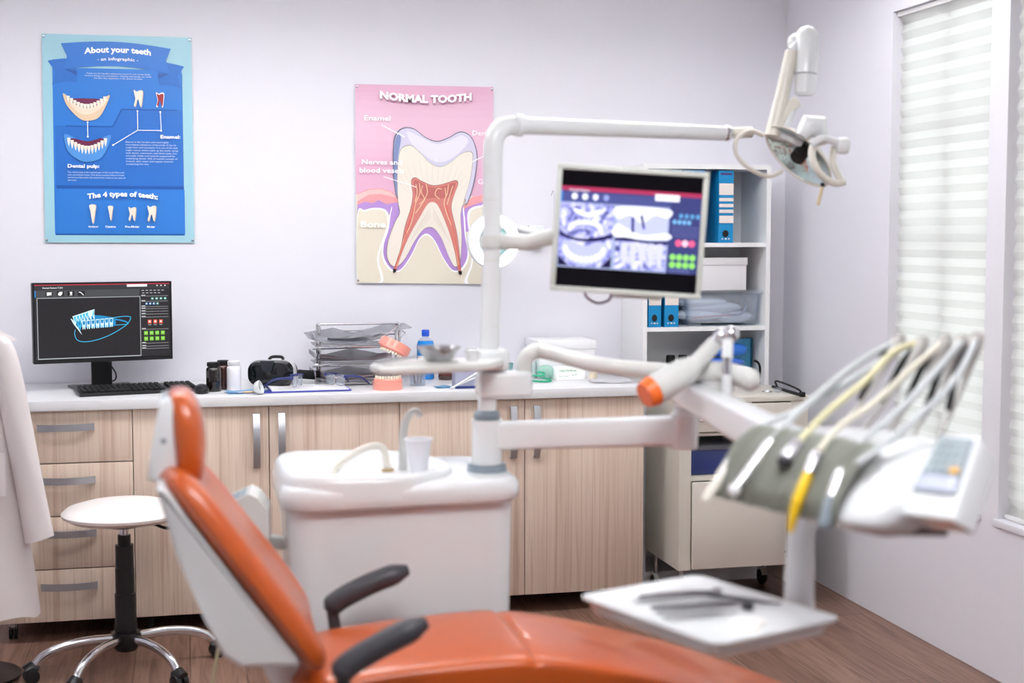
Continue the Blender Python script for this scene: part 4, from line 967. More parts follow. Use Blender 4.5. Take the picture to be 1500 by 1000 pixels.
# ================================================================== white stool
sx_, sy_ = -.215, 5.03
t = thing('rolling_stool', 'white round stool with black column and chrome five-arm base', 'stool', (sx_, sy_, 0))
SEAT = mat('white_vinyl', 'efe9e6', .38, var=.01)
q = B(SEAT); q.lathe([(0, .525), (.13, .526), (.18, .532), (.205, .546), (.208, .556), (.19, .572), (.14, .586), (.07, .592), (0, .593)], (sx_, sy_, 0), seg=48); q.build('seat', t)
q = B(MBLACK); q.lathe([(0, .505), (.06, .505), (.07, .5245), (0, .5245)], (sx_, sy_, 0)); q.tube(cat([(sx_ + .05, sy_ - .02, .512), (sx_ + .1, sy_ - .04, .515), (sx_ + .14, sy_ - .05, .502), (sx_ + .19, sy_ - .06, .502)], 6), [.005, .006], seg=10); q.build('lift_lever', t)
q = B(CHROME); q.rod((sx_, sy_, .46), (sx_, sy_, .5045), .017); q.build('gas_piston', t)
q = B(BLACK); q.lathe([(0, .475), (.022, .475), (.022, .4405), (0, .4405)][::-1], (sx_, sy_, 0)); q.lathe([(0, .135), (.036, .135), (.04, .15), (.036, .17), (.036, .27), (.033, .272), (.033, .36), (.031, .362), (.031, .44), (0, .44)], (sx_, sy_, 0), seg=32); q.build('column', t)
q = B(BLACK); q.lathe([(0, .07), (.035, .07), (.045, .085), (.05, .1), (.05, .134), (0, .1345)], (sx_, sy_, 0), seg=32); q.build('hub', t)
for k, deg in enumerate((196, 241, 304, 15, 95)):
    a = R(deg); d = V((math.cos(a), math.sin(a), 0)); C0 = V((sx_, sy_, 0)); rr = .315
    q = B(CHROME); q.tube(cat([C0 + d * .05 + V((0, 0, .115)), C0 + d * .14 + V((0, 0, .118)), C0 + d * .22 + V((0, 0, .108)), C0 + d * .275 + V((0, 0, .088)), C0 + d * .305 + V((0, 0, .062)), C0 + d * rr + V((0, 0, .058))], 6), .0165, seg=14, flat=.8); q.build('base_arm', t)
    q = B(BLACK); sd = V((-d.y, d.x, 0)); c = C0 + d * (rr + .005); q.rod(c + V((0, 0, .05)), c + V((0, 0, .06)), .009)
    for s in (-1, 1): q.rod(c + sd * .004 * s + V((0, 0, .026)), c + sd * .024 * s + V((0, 0, .026)), .0255, seg=24, bev=.004)
    q.tube([c + d * -.02 + V((0, 0, .045)), c + V((0, 0, .056)), c + d * .02 + V((0, 0, .045))], .02, seg=10); q.build('caster', t)

# ================================================================== lab coat on its stand
cx0, cy0 = -.735, 4.93
t = thing('coat_stand', 'dark coat stand behind the white coat at the left edge', 'coat stand', (cx0, 5.02, 0))
q = B(BLACK); q.rod((cx0, 5.04, .03), (cx0, 5.04, 1.62), .016); q.build('pole', t)
q = B(BLACK); q.lathe([(0, 0), (.17, 0), (.17, .012), (.05, .03), (0, .03)], (cx0, 5.04, 0), seg=32); q.build('base', t)
q = B(BLACK); q.tube(cat([(cx0, 5.024, 1.30), (cx0, 4.97, 1.295), (cx0, 4.93, 1.30), (cx0, 4.92, 1.33)], 5), .006); q.build('hook', t)
t = thing('lab_coat', 'white lab coat hanging at the left edge, one sleeve visible', 'coat', (cx0, cy0, .24))
q = B(COAT); NS = 44; rings = []
lv = [(1.205, .05, .045), (1.195, .075, .05), (1.182, .12, .055), (1.165, .155, .058), (1.10, .165, .062), (.95, .172, .066), (.8, .185, .07), (.65, .2, .074), (.5, .218, .078), (.36, .237, .082), (.24, .248, .086)]
for i, (z, w, d) in enumerate(lv):
    g = i / (len(lv) - 1); ring = []
    for k in range(NS):
        a = 2 * PI * k / NS; f = 1 + .09 * g * math.sin(5 * a + 1.5) + .05 * g * math.sin(9 * a + 3 * g)
        ring.append((cx0 + w * math.cos(a) * (1 + .02 * g * math.sin(7 * a)), cy0 + d * math.sin(a) * f, z + .006 * g * math.sin(6 * a)))
    rings.append(ring)
q.loft(list(reversed(rings)), caps=False); q.build('coat_body', t, sub=1)
def sleeve(s):
    q = B(COAT); rings = []
    for i, (z, x, w, d) in enumerate(((1.178, .135, .026, .03), (1.165, .152, .034, .04), (1.10, .166, .042, .042), (.95, .187, .045, .04), (.8, .21, .046, .036), (.65, .233, .046, .032), (.55, .248, .047, .03), (.502, .256, .047, .03))):
        rings.append([(cx0 + s * (x + w * math.cos(a)), cy0 - .045 + d * math.sin(a) * (1 + .08 * math.sin(3 * a + z * 14)), z + (.0 if i else 0) + .012 * math.cos(a) * (1 if i > 5 else 0)) for a in (2 * PI * k / 20 for k in range(20))])
    q.loft(list(reversed(rings)), caps=False); q.build('sleeve', t, sub=1)
sleeve(1); sleeve(-1)
q = B(COAT); q.grid(16, 5, lambda u, v: (cx0 + (.06 + .105 * v) * math.cos(PI * (1.02 + .96 * u)) * 1.25, cy0 + (.055 + .03 * v) * math.sin(PI * (1.02 + .96 * u)) - .004, 1.222 - .055 * v ** 1.3 + .006 * math.sin(5 * u)), thick=.0025); q.build('collar', t, sub=1)
q = B(COAT); q.b2((cx0 + .06, cy0 - .098, .66), (cx0 + .16, cy0 - .094, .80)); q.build('pocket', t)
q = B(COAT); q.b2((cx0 - .004, cy0 - .112, .26), (cx0 + .02, cy0 - .085, 1.1)) if False else q.rod((cx0, cy0 - .085, .95), (cx0, cy0 - .081, .95), .007, WHITE); q.build('button', t)

# ================================================================== dental chair
t = thing('dental_chair', 'orange dental chair with white shell and grey armrests in the foreground', 'dental chair', (.6, 3.04, 0))
SHELL = DWHITE
# backrest shell
q = B(SHELL); sh = [(-.058, 1.012), (-.045, 1.02), (.0, .95), (.10, .81), (.212, .662), (.215, .645), (.10, .648), (.062, .675), (.03, .75), (-.024, .885)]
XZ = Mx(((1, 0, 0, 0), (0, 0, 1, 0), (0, 1, 0, 0), (0, 0, 0, 1)))
q.prism(sh, 2.815, 3.275, M=XZ, bev=.012, seg=3); q.build('backrest_shell', t, ang=50)
# backrest cushion
T0, T1 = V((-.032, 0, 1.028)), V((.252, 0, .632)); tv = (T1 - T0).normalized(); nv = V((-tv.z, 0, tv.x)).normalized()
if nv.x < 0: nv = -nv
LB = (T1 - T0).length
def bring(s, w, th, bo, yc=3.045, off=0.):
    """one cross section of the back cushion: flat back, bolstered edges"""
    o = []; base = T0 + tv * s; n = 26
    for k in range(n + 1):                # front side
        u = -1 + 2 * k / n; e = abs(u)
        h = th + bo * math.exp(-((e - .82) / .16) ** 2) - th * max(0, (e - .88) / .12) ** 2.2
        o.append(base + V((0, yc - u * w / 2, 0)) + nv * (h + off))
    for k in range(1, n // 2):
        u = 1 - 2 * k / (n // 2); o.append(base + V((0, yc - u * w / 2 * .97, 0)) + nv * (-.028 * (1 - abs(u) ** 6) + off))
    return o
q = B(ORANGE); rg = []
for s, w, th, bo in ((-.012, .30, .0, .0), (.0, .38, .018, .002), (.02, .43, .03, .004), (.06, .475, .036, .006), (.14, .50, .036, .008), (.25, .52, .034, .01), (.36, .525, .034, .01), (.43, .52, .034, .009), (.47, .50, .030, .006), (.495, .46, .02, .003), (.503, .40, .0, .0)):
    rg.append(bring(s * LB / .49, w, th, bo))
q.loft(rg); q.build('backrest_cushion', t, sub=1, ang=70)
# headrest
q = B(SHELL); q.prism([(-.052, 1.168), (-.03, 1.178), (-.012, 1.13), (-.004, 1.07), (-.018, 1.025), (-.06, 1.005), (-.078, 1.012), (-.072, 1.06)], 2.945, 3.135, M=XZ, bev=.008, seg=3); q.rod((-.045, 2.9445, 1.09), (-.045, 2.943, 1.09), .006, GREYRING); q.build('headrest_shell', t, ang=50)
q = B(ORANGE); rg = []
for z, x, w, th in ((1.188, -.014, .10, .012), (1.182, -.012, .16, .024), (1.16, -.006, .21, .032), (1.12, .002, .235, .036), (1.07, .006, .24, .036), (1.03, .006, .225, .034), (1.0, .004, .20, .03), (.985, .004, .17, .022), (.98, .004, .12, .01)):
    rg.append([(x - .0 + th * math.copysign(abs(math.cos(a)) ** .75, math.cos(a)) - .0, 3.04 + w / 2 * math.copysign(abs(math.sin(a)) ** .55, math.sin(a)), z) for a in (2 * PI * k / 32 for k in range(32))])
q.loft(rg); q.build('headrest_cushion', t, sub=1, ang=70)
q = B(STEEL); q.b2((-.03, 3.01, .95), (-.018, 3.07, 1.06)); q.build('headrest_bar', t)
# seat and leg rest
q = B(ORANGE); rg = []
prof = [(.205, .555, .32), (.215, .575, .36), (.24, .592, .39), (.30, .602, .40), (.42, .613, .41), (.56, .622, .42), (.68, .624, .43), (.705, .622, .43), (.715, .612, .428), (.725, .619, .43), (.76, .616, .43), (.86, .598, .43), (1.0, .560, .44), (1.15, .512, .49), (1.30, .455, .48), (1.45, .392, .46), (1.60, .325, .43), (1.70, .275, .38), (1.73, .25, .30)]
for x, z, w in prof:
    ring = []; n = 40
    for k in range(n):
        a = 2 * PI * k / n; c, s = math.cos(a), math.sin(a)
        yy = 3.08 + w / 2 * math.copysign(abs(c) ** .55, c); up = .028 if s > 0 else .10
        zz = z - .028 + up * math.copysign(abs(s) ** (.8 if s > 0 else .6), s)
        ring.append((x, yy, zz))
    rg.append(ring)
q.loft(rg); q.build('seat_cushion', t, sub=1, ang=70)
q = B(SHELL); q.loft([[(x, 3.08 + w / 2 * y, z - .128 - d) for y, d in ((-.94, 0), (.94, 0), (.8, .05), (-.8, .05))] for x, z, w in prof[1:-1]]); q.build('seat_shell', t)
q = B(SHELL); q.loft([[(x + dx, 3.04 + y, z) for x, y in rrect(w, d, .05)] for z, w, d, dx in ((.0, .72, .46, .55), (.05, .70, .44, .55), (.08, .40, .30, .55), (.30, .34, .26, .55), (.40, .42, .3, .55), (.445, .5, .34, .55))]); q.build('pedestal', t)
q = B(SHELL); q.tube(cat([(.17, 3.03, .66), (.19, 3.03, .58), (.24, 3.03, .52), (.32, 3.03, .47)], 5), .035); q.build('hinge_arm', t)
for yy, px in ((3.325, 0), (2.765, 1)):
    q = B(DARKG); p0, p1, p2, p3 = ((.318, .617), (.35, .645), (.43, .682), (.515, .709)) if not px else ((.280, .632), (.31, .660), (.385, .700), (.466, .735))
    pts = cat([(p0[0], yy, p0[1]), (p1[0], yy, p1[1]), (p2[0], yy, p2[1]), (p3[0], yy, p3[1])], 6)
    n = len(pts); rr = [.0265 * (min(1, max(.45, (k / 2) ** .5 * .75)) if k < 3 else 1) * (min(1, max(.5, ((n - 1 - k) / 2) ** .5 * .8)) if k > n - 4 else 1) for k in range(n)]
    q.tube(pts, rr, seg=16, flat=1.15); q.tube(cat([(p0[0] + .012, yy, p0[1] + .01), (p0[0] + .02, yy, p0[1] - .05), (p0[0] + .03, yy + (.0 if px else -.02), p0[1] - .13)], 5), .015, seg=12); q.build('armrest', t, sub=1, ang=70)

# ================================================================== cuspidor unit with its column
CXC, CYC = .764, 3.60
t = thing('cuspidor_unit', 'white cuspidor cabinet with bowl and column behind the orange chair', 'cuspidor', (.52, 3.65, 0))
def outline(x0, x1, y0, y1, r):
    return rrect(x1 - x0, y1 - y0, r, 7, (x0 + x1) / 2, (y0 + y1) / 2)
q = B(DWHITE)
lev = [(.0, .262, .792), (.03, .255, .80), (.55, .25, .806), (.845, .238, .812)]
q.loft([[(x, y, z) for x, y in outline(a, c, 3.46, 3.86, .07)] for z, a, c in lev]); q.build('cabinet_body', t, ang=50)
q = B(DWHITE)
def cap(z, g): return [(x, y, z - (.006 * max(0, min(1, (.62 - x) / .25)) if z < .85 else 0)) for x, y in outline(.222 - g, .828 + g, 3.432 - g, 3.885 + g, .085)]
q.loft([cap(.838, -.014), cap(.8385, -.006), cap(.845, -.0005), cap(.86, 0), cap(.878, 0), cap(.89, -.008), cap(.894, -.03)]); q.build('top_cover', t, ang=60)
q = B(DWHITE)
def ov(z, g, cx=.450, cy=3.661, a=.2285, b_=.2295):
    o = []
    for k in range(48):
        th_ = 2 * PI * k / 48; c, s = math.cos(th_), math.sin(th_)
        ex = .55 if c < 0 else .55 + .4 * min(1, c * 1.5); o.append((cx + (a + g) * math.copysign(abs(c) ** ex, c), cy + (b_ + g) * math.copysign(abs(s) ** ex, s), z + .010 * -c * max(0, (z - .87) / .06)))
    return o
q.loft([ov(.856, .001), ov(.898, .001), ov(.910, -.004), ov(.918, -.014), ov(.918, -.03), ov(.912, -.045), ov(.898, -.08), ov(.894, -.12), ov(.892, -.17)]); q.build('spittoon_bowl', t, ang=60)
q = B(CREAM); q.tube(cat([(.36, 3.62, .885), (.38, 3.62, .918), (.43, 3.63, .95), (.475, 3.64, .962), (.50, 3.65, .95), (.508, 3.65, .915), (.51, 3.65, .895)], 6), .0095); q.lathe([(.0, .892), (.016, .892), (.016, .90), (0, .902)], (.51, 3.65, 0), mat('brass_fitting', 'b79a6a', .3, .8)); q.build('rinse_tube', t)
q = B(DGREY); q.tube(cat([(.552, 3.66, .89), (.553, 3.66, .98), (.558, 3.655, 1.02), (.572, 3.645, 1.045), (.588, 3.64, 1.048), (.594, 3.64, 1.035)], 6), [.012, .008]); q.build('cup_filler_spout', t)
q = B(GREYRING); q.lathe([(0, .8935), (.052, .8935), (.05, .912), (0, .912)], (CXC, CYC - .0, 0), seg=32); q.build('base_collar', t)
q = B(DWHITE); q.lathe([(0, .9125), (.040, .9125), (.040, 1.028), (0, 1.028)], (CXC, CYC, 0), seg=32); q.build('column_sleeve', t)
q = B(GREYRING); q.lathe([(0, 1.0285), (.033, 1.0285), (.035, 1.034), (.034, 1.045), (.026, 1.052), (0, 1.052)], (CXC, CYC, 0), seg=32); q.build('sleeve_collar', t)
# plastic cup
t = thing('plastic_cup', 'white translucent plastic cup on the cuspidor under the spout', 'cup', (.585, 3.58, .89))
q = B(clear_mat('frosted_cup', 'f2f3f8', .25, .3)); q.lathe([(0, .0), (.024, 0), (.032, .078), (.0355, .08), (.0355, .085), (.031, .085), (.0235, .003), (0, .003)], (.578, 3.565, .902)); q.build('cup_body', t)
q = B(clear_mat('frosted_rim', 'f8f8fb', .2, .3)); q.tube([(.578 + .0355 * math.cos(a), 3.565 + .0355 * math.sin(a), .987) for a in (2 * PI * k / 24 for k in range(25))], .0022, seg=6); q.build('rim', t)

# ================================================================== operating light on the tall pole
t = thing('operating_light', 'white pole with long horizontal arm and tilted operating light', 'operating light', (CXC, CYC, 1.05))
PX, PY = .777, 3.60
q = B(DWHITE); q.tube(cat([(CXC, CYC, 1.0525), (.77, PY, 1.2), (PX, PY, 1.45), (PX + .003, PY, 1.70)], 6) + cat([(PX + .003, PY, 1.71), (PX + .008, PY, 1.755), (PX + .03, PY + .006, 1.782), (PX + .065, PY + .02, 1.79)], 6)[1:], .0245, seg=20); q.build('pole', t)
q = B(GREYRING)
for z in (1.595, 1.44, 1.27): q.rod((PX, PY, z), (PX, PY, z + .003), .0252, DGREY, seg=24)
q.build('pole_rings', t)
A0, A1 = V((PX + .066, PY + .02, 1.79)), V((1.50, 3.83, 1.795))
dA = (A1 - A0).normalized(); q = B(DWHITE); q.rod(A0, A0 + dA * .02, .029, seg=20); q.tube([A0 + dA * .02, A1], [.0225, .0205], seg=20); q.ball(A1 + dA * .012, .022, CHROME); q.build('horizontal_arm', t)
J = V((1.59, 3.84, 1.80)); dz = 4.05
q = B(CREAM); q.tube([A1 + dA * .02, J], .016); a0 = at(1132, 200, dz); a1 = at(1160, 75, dz); q.tube([a0, a0.lerp(a1, .5), a1], [.024, .02, .019], seg=14); q.tube(cat([a0, at(1150, 165, dz), at(1168, 148, dz)], 5), .017); q.build('spring_link', t)
q = B(DWHITE); top = at(1182, 52, dz); bt = at(1179, 140, dz); q.tube([top + V((0, 0, .026)), top + V((0, 0, .022)), top + V((0, 0, .012)), top, at(1180, 108, dz)], [.006, .018, .027, .032, .032], seg=20); q.tube([at(1180, 110, dz), bt + V((0, 0, .006)), bt], [.031, .029, .022], seg=20); q.ball(at(1166, 62, dz + .02), .025); q.rod(a1, top, .015); q.build('balance_housing', t)
q = B(DWHITE); q.tube(cat([at(1160, 150, dz), at(1156, 170, dz), at(1150, 188, dz)], 4), .012); q.tube([at(1128, 192, dz), at(1155, 200, dz), at(1175, 210, dz)], .016); q.build('head_bracket', t)
# reflector dish: an oval bowl facing down-left
hc = at(1172, 226, dz)
ax = (at(1215, 268, dz) - at(1130, 190, dz)).normalized(); fw = (EYE - hc).normalized(); ny = V((-.35, -.45, -.82)); ny = (ny - ax * ny.dot(ax)).normalized(); bx = ax.cross(ny)
MH = Mx((( ax.x, bx.x, ny.x, hc.x), (ax.y, bx.y, ny.y, hc.y), (ax.z, bx.z, ny.z, hc.z), (0, 0, 0, 1)))
q = B(CREAM); q.lathe([(0, -.035), (.05, -.032), (.09, -.02), (.115, .004), (.118, .012), (.113, .012), (.088, -.01), (.05, -.022), (0, -.025)], M=MH, seg=40, sy=.62); q.build('reflector_shell', t)
q = B(mat('faceted_mirror', 'cfe3e6', .12, .8, var=.1, bump=.6, bscale=50)); q.lathe([(0, -.0245), (.05, -.0212), (.086, -.009), (.109, .010), (.05, -.0205), (0, -.0235)], M=MH, seg=40, sy=.60); q.build('mirror', t)
q = B(MBLACK); q.lathe([(0, -.02), (.022, -.02), (.022, .018), (0, .02)], M=MH, seg=20); q.build('lamp_housing', t)
q = B(DWHITE); kc = at(1190, 190, dz - .06); q.tube([kc + V((-.035, 0, -.02)), kc + V((-.012, 0, .012)), kc + V((.014, 0, .01)), kc + V((.034, 0, -.022))], [.016, .034, .034, .014], seg=18); q.build('rear_cover', t)
q = B(DWHITE); q.tube(cat([at(1188, 212, dz - .1), at(1205, 203, dz - .1), at(1225, 208, dz - .1), at(1238, 214, dz - .1)], 5), .011); q.rod(at(1226, 213, dz - .1), at(1244, 214, dz - .1), .023, seg=20, bev=.008); q.build('grip', t)
q = B(CREAM); q.tube(cat([at(1210, 205, dz - .08), at(1193, 212, dz - .09), at(1190, 232, dz - .1), at(1202, 255, dz - .1), at(1222, 268, dz - .08), at(1238, 266, dz - .08)], 6), [.012, .009]); q.tube(cat([at(1222, 215, dz - .06), at(1220, 240, dz - .06), at(1232, 264, dz - .06)], 6), .01, seg=12); q.build('guard_loop', t)
q = B(mat('pale_wood_stick', 'd9c7a2', .5)); q.rod(at(1205, 272, dz - .05), at(1198, 300, dz - .05), .005); q.ball(at(1205, 271, dz - .05), .007, MBLACK); q.build('switch_stick', t)
q = B(CREAM); q.tube(cat([at(1118, 198, dz), at(1098, 192, dz - .02), at(1079, 205, dz - .04), at(1080, 228, dz - .05), at(1100, 248, dz - .04), at(1126, 258, dz - .02), at(1146, 250, dz)], 8), .0065, seg=10); q.build('cable', t)

# ================================================================== patient monitor on the pole
MZ = 3.5; c0 = at(922, 339, MZ); rx = V((math.cos(R(13)), -math.sin(R(13)), 0)); rl = R(-3.6); up0 = V((0, 0, 1))
ex = (rx * math.cos(rl) + up0 * math.sin(rl)); ey = (up0 * math.cos(rl) - rx * math.sin(rl)); en = ex.cross(ey) # en towards camera
if en.dot(EYE - c0) < 0: en = -en
MM = Mx(((ex.x, ey.x, en.x, c0.x), (ex.y, ey.y, en.y, c0.y), (ex.z, ey.z, en.z, c0.z), (0, 0, 0, 1)))
t = thing('patient_monitor', 'pale flat monitor showing dental x-rays, mounted on the pole', 'monitor', M=MM)
BEZ = mat('pale_bezel', 'cbcfc9', .35, var=.01); hw, hh = .186, .156
q = B(BEZ)
for a, c in (((-hw, -hh, -.0), (hw, -hh + .013, .012)), ((-hw, hh - .014, 0), (hw, hh, .012)), ((-hw, -hh + .013, 0), (-hw + .012, hh - .014, .012)), ((hw - .014, -hh + .013, 0), (hw, hh - .014, .012))): q.b2(a, c, bev=.003, M=MM)
q.b2((-hw, -hh, -.03), (hw, hh, 0), bev=.006, M=MM); q.b2((-.09, -.09, -.05), (.09, .09, -.03), bev=.01, M=MM); q.build('casing', t)
q = B(lit('05040a', .5)); P = Print(q, MM @ V((-hw + .012, hh - .014, .005)), MM @ V((hw - .014, hh - .014, .005)), MM @ V((hw - .014, -hh + .013, .005)), MM @ V((-hw + .012, -hh + .013, .005)), (0, 0, 700, 545), .0003)
E9 = 1.0
P.rect(0, 0, 700, 545, lit('07050c', .6)); P.rect(0, 76, 700, 455, L('3b3f74')); P.rect(0, 76, 700, 96, L('a83458')); P.rect(0, 104, 545, 150, L('4a4f88')); P.rect(0, 96, 8, 150, L('3f8ad8'))
P.text('Dental Patient', 42, 140, 98, 10, L('e8e4f4'), .02); P.rect(468, 90, 588, 120, L('f4f4ff')); 
for x, m_ in ((58, 'f4f4ff'), (110, 'f4f4ff'), (162, 'e8e8ff'), (215, '8f98d0')): P.oval(x + 10, 122, 14, 15, L(m_), 12)
P.rect(0, 150, 545, 455, L('9aa4c8'))
XR1 = bpy.data.materials.new('xray_film'); XR1.use_nodes = True; nt = XR1.node_tree; _b = nt.nodes['Principled BSDF']; tc = nt.nodes.new('ShaderNodeTexCoord'); nz = nt.nodes.new('ShaderNodeTexNoise'); nz.inputs['Scale'].default_value = 38; nz.inputs['Detail'].default_value = 5; nz.inputs['Distortion'].default_value = 1.5
rp = nt.nodes.new('ShaderNodeValToRGB'); els = rp.color_ramp.elements; els[0].position = .34; els[0].color = hexc('2c2a66'); els[1].position = .66; els[1].color = hexc('e6e6ff'); e_ = els.new(.5); e_.color = hexc('8f92dc')
nt.links.new(tc.outputs['Object'], nz.inputs['Vector']); nt.links.new(nz.outputs['Fac'], rp.inputs[0]); nt.links.new(rp.outputs[0], _b.inputs['Emission Color']); _b.inputs['Emission Strength'].default_value = 1.0; _b.inputs['Base Color'].default_value = (0, 0, 0, 1)
P.rect(4, 154, 268, 448, XR1); P.rect(285, 158, 538, 300, L('b8bcf0')); P.rect(285, 312, 538, 448, XR1)
P.curve([(285, 158), (538, 158), (538, 200), (470, 190), (410, 230), (350, 196), (285, 215)], L('e9eaff')); P.curve([(285, 240), (340, 260), (420, 285), (538, 270), (538, 300), (285, 300)], L('f2f2ff'))
P.poly([(355, 204), (370, 204), (374, 276), (360, 276)], L('2e2c66')); P.poly([(398, 194), (412, 192), (428, 256), (416, 258)], L('2e2c66'))
P.curve([(285, 304), (340, 300), (440, 312), (538, 308), (538, 324), (470, 326), (380, 318), (285, 316)], L('241f4c'))
for k in range(5): x = 330 + 44 * k; P.curve([(x - 16, 330), (x, 322), (x + 18, 330), (x + 16, 375), (x + 8, 430), (x - 4, 432), (x - 16, 376)], L('c9caf6'))
P.curve([(8, 290), (60, 310), (120, 318), (200, 306), (266, 290), (262, 308), (180, 330), (90, 330), (12, 310)], L('25214f'))
P.curve([(70, 178), (135, 196), (200, 178), (196, 196), (135, 216), (76, 196)], L('f4f4ff')); P.curve([(90, 232), (135, 242), (186, 232), (180, 244), (135, 252), (96, 244)], L('d8daff'))
P.curve([(20, 340), (60, 330), (130, 352), (200, 330), (248, 345), (240, 400), (190, 430), (130, 445), (70, 430), (26, 398)], L('b4b8f2'))
for k in range(12):
    a = PI * (k + .5) / 12; x = 132 - 96 * math.cos(a); y = 360 + 56 * math.sin(a); P.oval(x, y, 11, 16, L('eceeff'), 10); P.l -= 1; x = 132 - 80 * math.cos(a); y = 280 - 40 * math.sin(a); P.oval(x, y, 9, 15, L('e4e6ff'), 10); P.l -= 1
P.l += 1
P.poly([(4, 400), (60, 448), (4, 448)], L('1d1a40')); P.poly([(268, 395), (268, 448), (215, 448)], L('1d1a40'))
for k in range(4):
    P.oval(600 + 28 * k, 185, 10, 11, L('5f9ed0'), 10); P.l -= 1; P.oval(570 + 24 * k, 214, 10, 11, L('78b2e6'), 10); P.l -= 1
    for r_ in range(2): P.oval(572 + 33 * k, 378 + 36 * r_, 15, 15, L('8edc6a'), 12); P.l -= 1
    if k < 3: P.oval(596 + 33 * k, 312, 16, 16, L('f0608c' if k != 1 else 'ffc2d6'), 12); P.l -= 1
    P.rect(556, 236 + 14 * k, 690, 239 + 14 * k, L('6d72ac'), False); P.rect(556, 432 + 6 * k, 660, 434 + 6 * k, L('6d72ac'), False)
q.build('screen', t, loosen=False)
q = B(DGREY); s0 = at(735, 359, 3.55); q.rod((PX + .0, PY, 1.475), (PX + .0, PY, 1.505), .031, seg=24); q.tube([V((PX + .02, PY - .01, 1.49)), V((.86, 3.54, 1.488)), MM @ V((-.1, .0, -.055))], .021, seg=16); q.build('mount_arm', t)
q = B(mat('mauve_cable', '8f7f94', .4)); q.tube(cat([MM @ V((-.10, -.13, -.035)), MM @ V((-.095, -.165, -.03)), MM @ V((-.065, -.182, -.03)), MM @ V((-.035, -.170, -.03)), MM @ V((-.03, -.14, -.035))], 6), .0035, seg=8); q.build('cable', t)
q = B(DGREY); q.b2((-.03, -hh - .008, -.02), (.09, -hh, .0), bev=.002, M=MM); q.build('base_clip', t)

# ================================================================== assistant's tray and hub on the pole
t = thing('assistant_tray', 'small white tray arm on the pole carrying a metal bowl', 'tray', (PX, PY, 1.17))
q = B(DGREY); zt = 1.168
q.prism([(.455, 3.40), (.485, 3.385), (.74, 3.46), (.80, 3.555), (.80, 3.62), (.72, 3.60), (.47, 3.53), (.447, 3.50)], zt, zt + .022, bev=.008, seg=3); q.build('tray_plate', t, ang=50)
q = B(DGREY); q.prism([(.47, 3.42), (.49, 3.405), (.66, 3.455), (.66, 3.57), (.485, 3.515), (.47, 3.50)], zt + .0225, zt + .026); q.build('tray_mat', t)
q = B(DWHITE); q.b2((PX - .045, PY - .04, 1.155), (PX + .04, PY + .03, 1.212), bev=.01); q.b2((PX - .04, PY - .045, 1.088), (PX + .10, PY + .03, 1.154), bev=.012); q.build('clamp_hub', t, ang=50)
q = B(STEEL); c = V((.615, 3.475, zt + .0265)); q.lathe([(0, 0), (.028, 0), (.036, .006), (.05, .028), (.056, .034), (.056, .036), (.048, .034), (.033, .008), (.0, .004)], c, seg=32)
tag(q.build('steel_bowl', loc=c), 'shallow steel bowl on the white tray arm left of the pole', 'bowl')
for k, (x, y, r_, L_, label) in enumerate(((.495, 3.445, .5, .1, 'steel hand instrument at the left end of the small tray arm'), (.515, 3.475, .35, .09, 'steel hand instrument next to the bowl on the small tray arm'))):
    q = B(STEEL); q.rod((x - L_ / 2 * math.cos(r_), y - L_ / 2 * math.sin(r_), zt + .031), (x + L_ / 2 * math.cos(r_), y + L_ / 2 * math.sin(r_), zt + .036), .004, r2=.003)
    tag(q.build('hand_instrument', loc=(x, y, zt + .026)), label, 'instrument')
t = thing('material_jar', 'little white jar between the steel bowl and the pole', 'jar', (.705, 3.50, zt + .022))
q = B(WHITE); q.lathe([(0, 0), (.016, 0), (.017, .02), (0, .02)], (.705, 3.50, zt + .0225)); q.build('jar_body', t)
q = B(DWHITE); q.lathe([(0, .0205), (.018, .0205), (.018, .028), (.012, .031), (0, .031)], (.705, 3.50, zt + .0225)); q.build('lid', t)

# suction arm and holder
t = thing('suction_holder', 'curved white tube arm from the pole ending in an instrument holder', 'instrument holder', (PX + .08, PY, 1.1))
q = B(DGREY); e = at(1000, 546, 3.55)
q.rod((PX + .082, PY - .01, 1.0885), (PX + .082, PY - .01, 1.15), .0235, seg=20)
q.tube(cat([(PX + .082, PY - .01, 1.15), (PX + .084, PY - .01, 1.175), (PX + .10, PY - .012, 1.198), (PX + .14, PY - .016, 1.204), at(880, 535, 3.55), e], 7), .0205, seg=18); q.build('tube_arm', t)
q = B(DGREY); q.tube(cat([at(985, 552, 3.5), at(1020, 546, 3.42), at(1060, 545, 3.38), at(1100, 556, 3.32)], 6), [.022, .026], seg=16); q.ball(at(1098, 556, 3.325), .0262); q.tube(cat([at(1000, 560, 3.42), at(1030, 572, 3.4), at(1075, 566, 3.38)], 5), .012); q.build('holder_bar', t)
t = thing('suction_handpiece', 'thick grey-white suction handpiece with an orange end ring', 'handpiece', at(990, 555, 3.33))
q = B(DGREY); b0, b1, b2_ = at(957, 572, 3.3), at(1018, 535, 3.36), at(1048, 502, 3.4); q.tube([b0, b0.lerp(b1, .15), b1.lerp(b0, .25), b1], [.034, .036, .034, .024], seg=24); q.tube([b1, b2_], [.022, .019], seg=20); q.build('handle', t)
q = B(mat('orange_ring', 'f2702c', .35)); b9 = at(944, 579, 3.29); q.tube([b9, b0], [.030, .0365], seg=24); q.build('end_ring', t)
t = thing('air_water_syringe', 'chrome syringe with hanging rod at the top of the holder', 'syringe', at(1062, 500, 3.36))
q = B(CHROME); q.tube([at(1046, 504, 3.4), at(1054, 494, 3.39)], [.018, .016]); q.ball(at(1056, 492, 3.39), .018); q.ball(at(1071, 489, 3.36), .0195); q.build('joint', t)
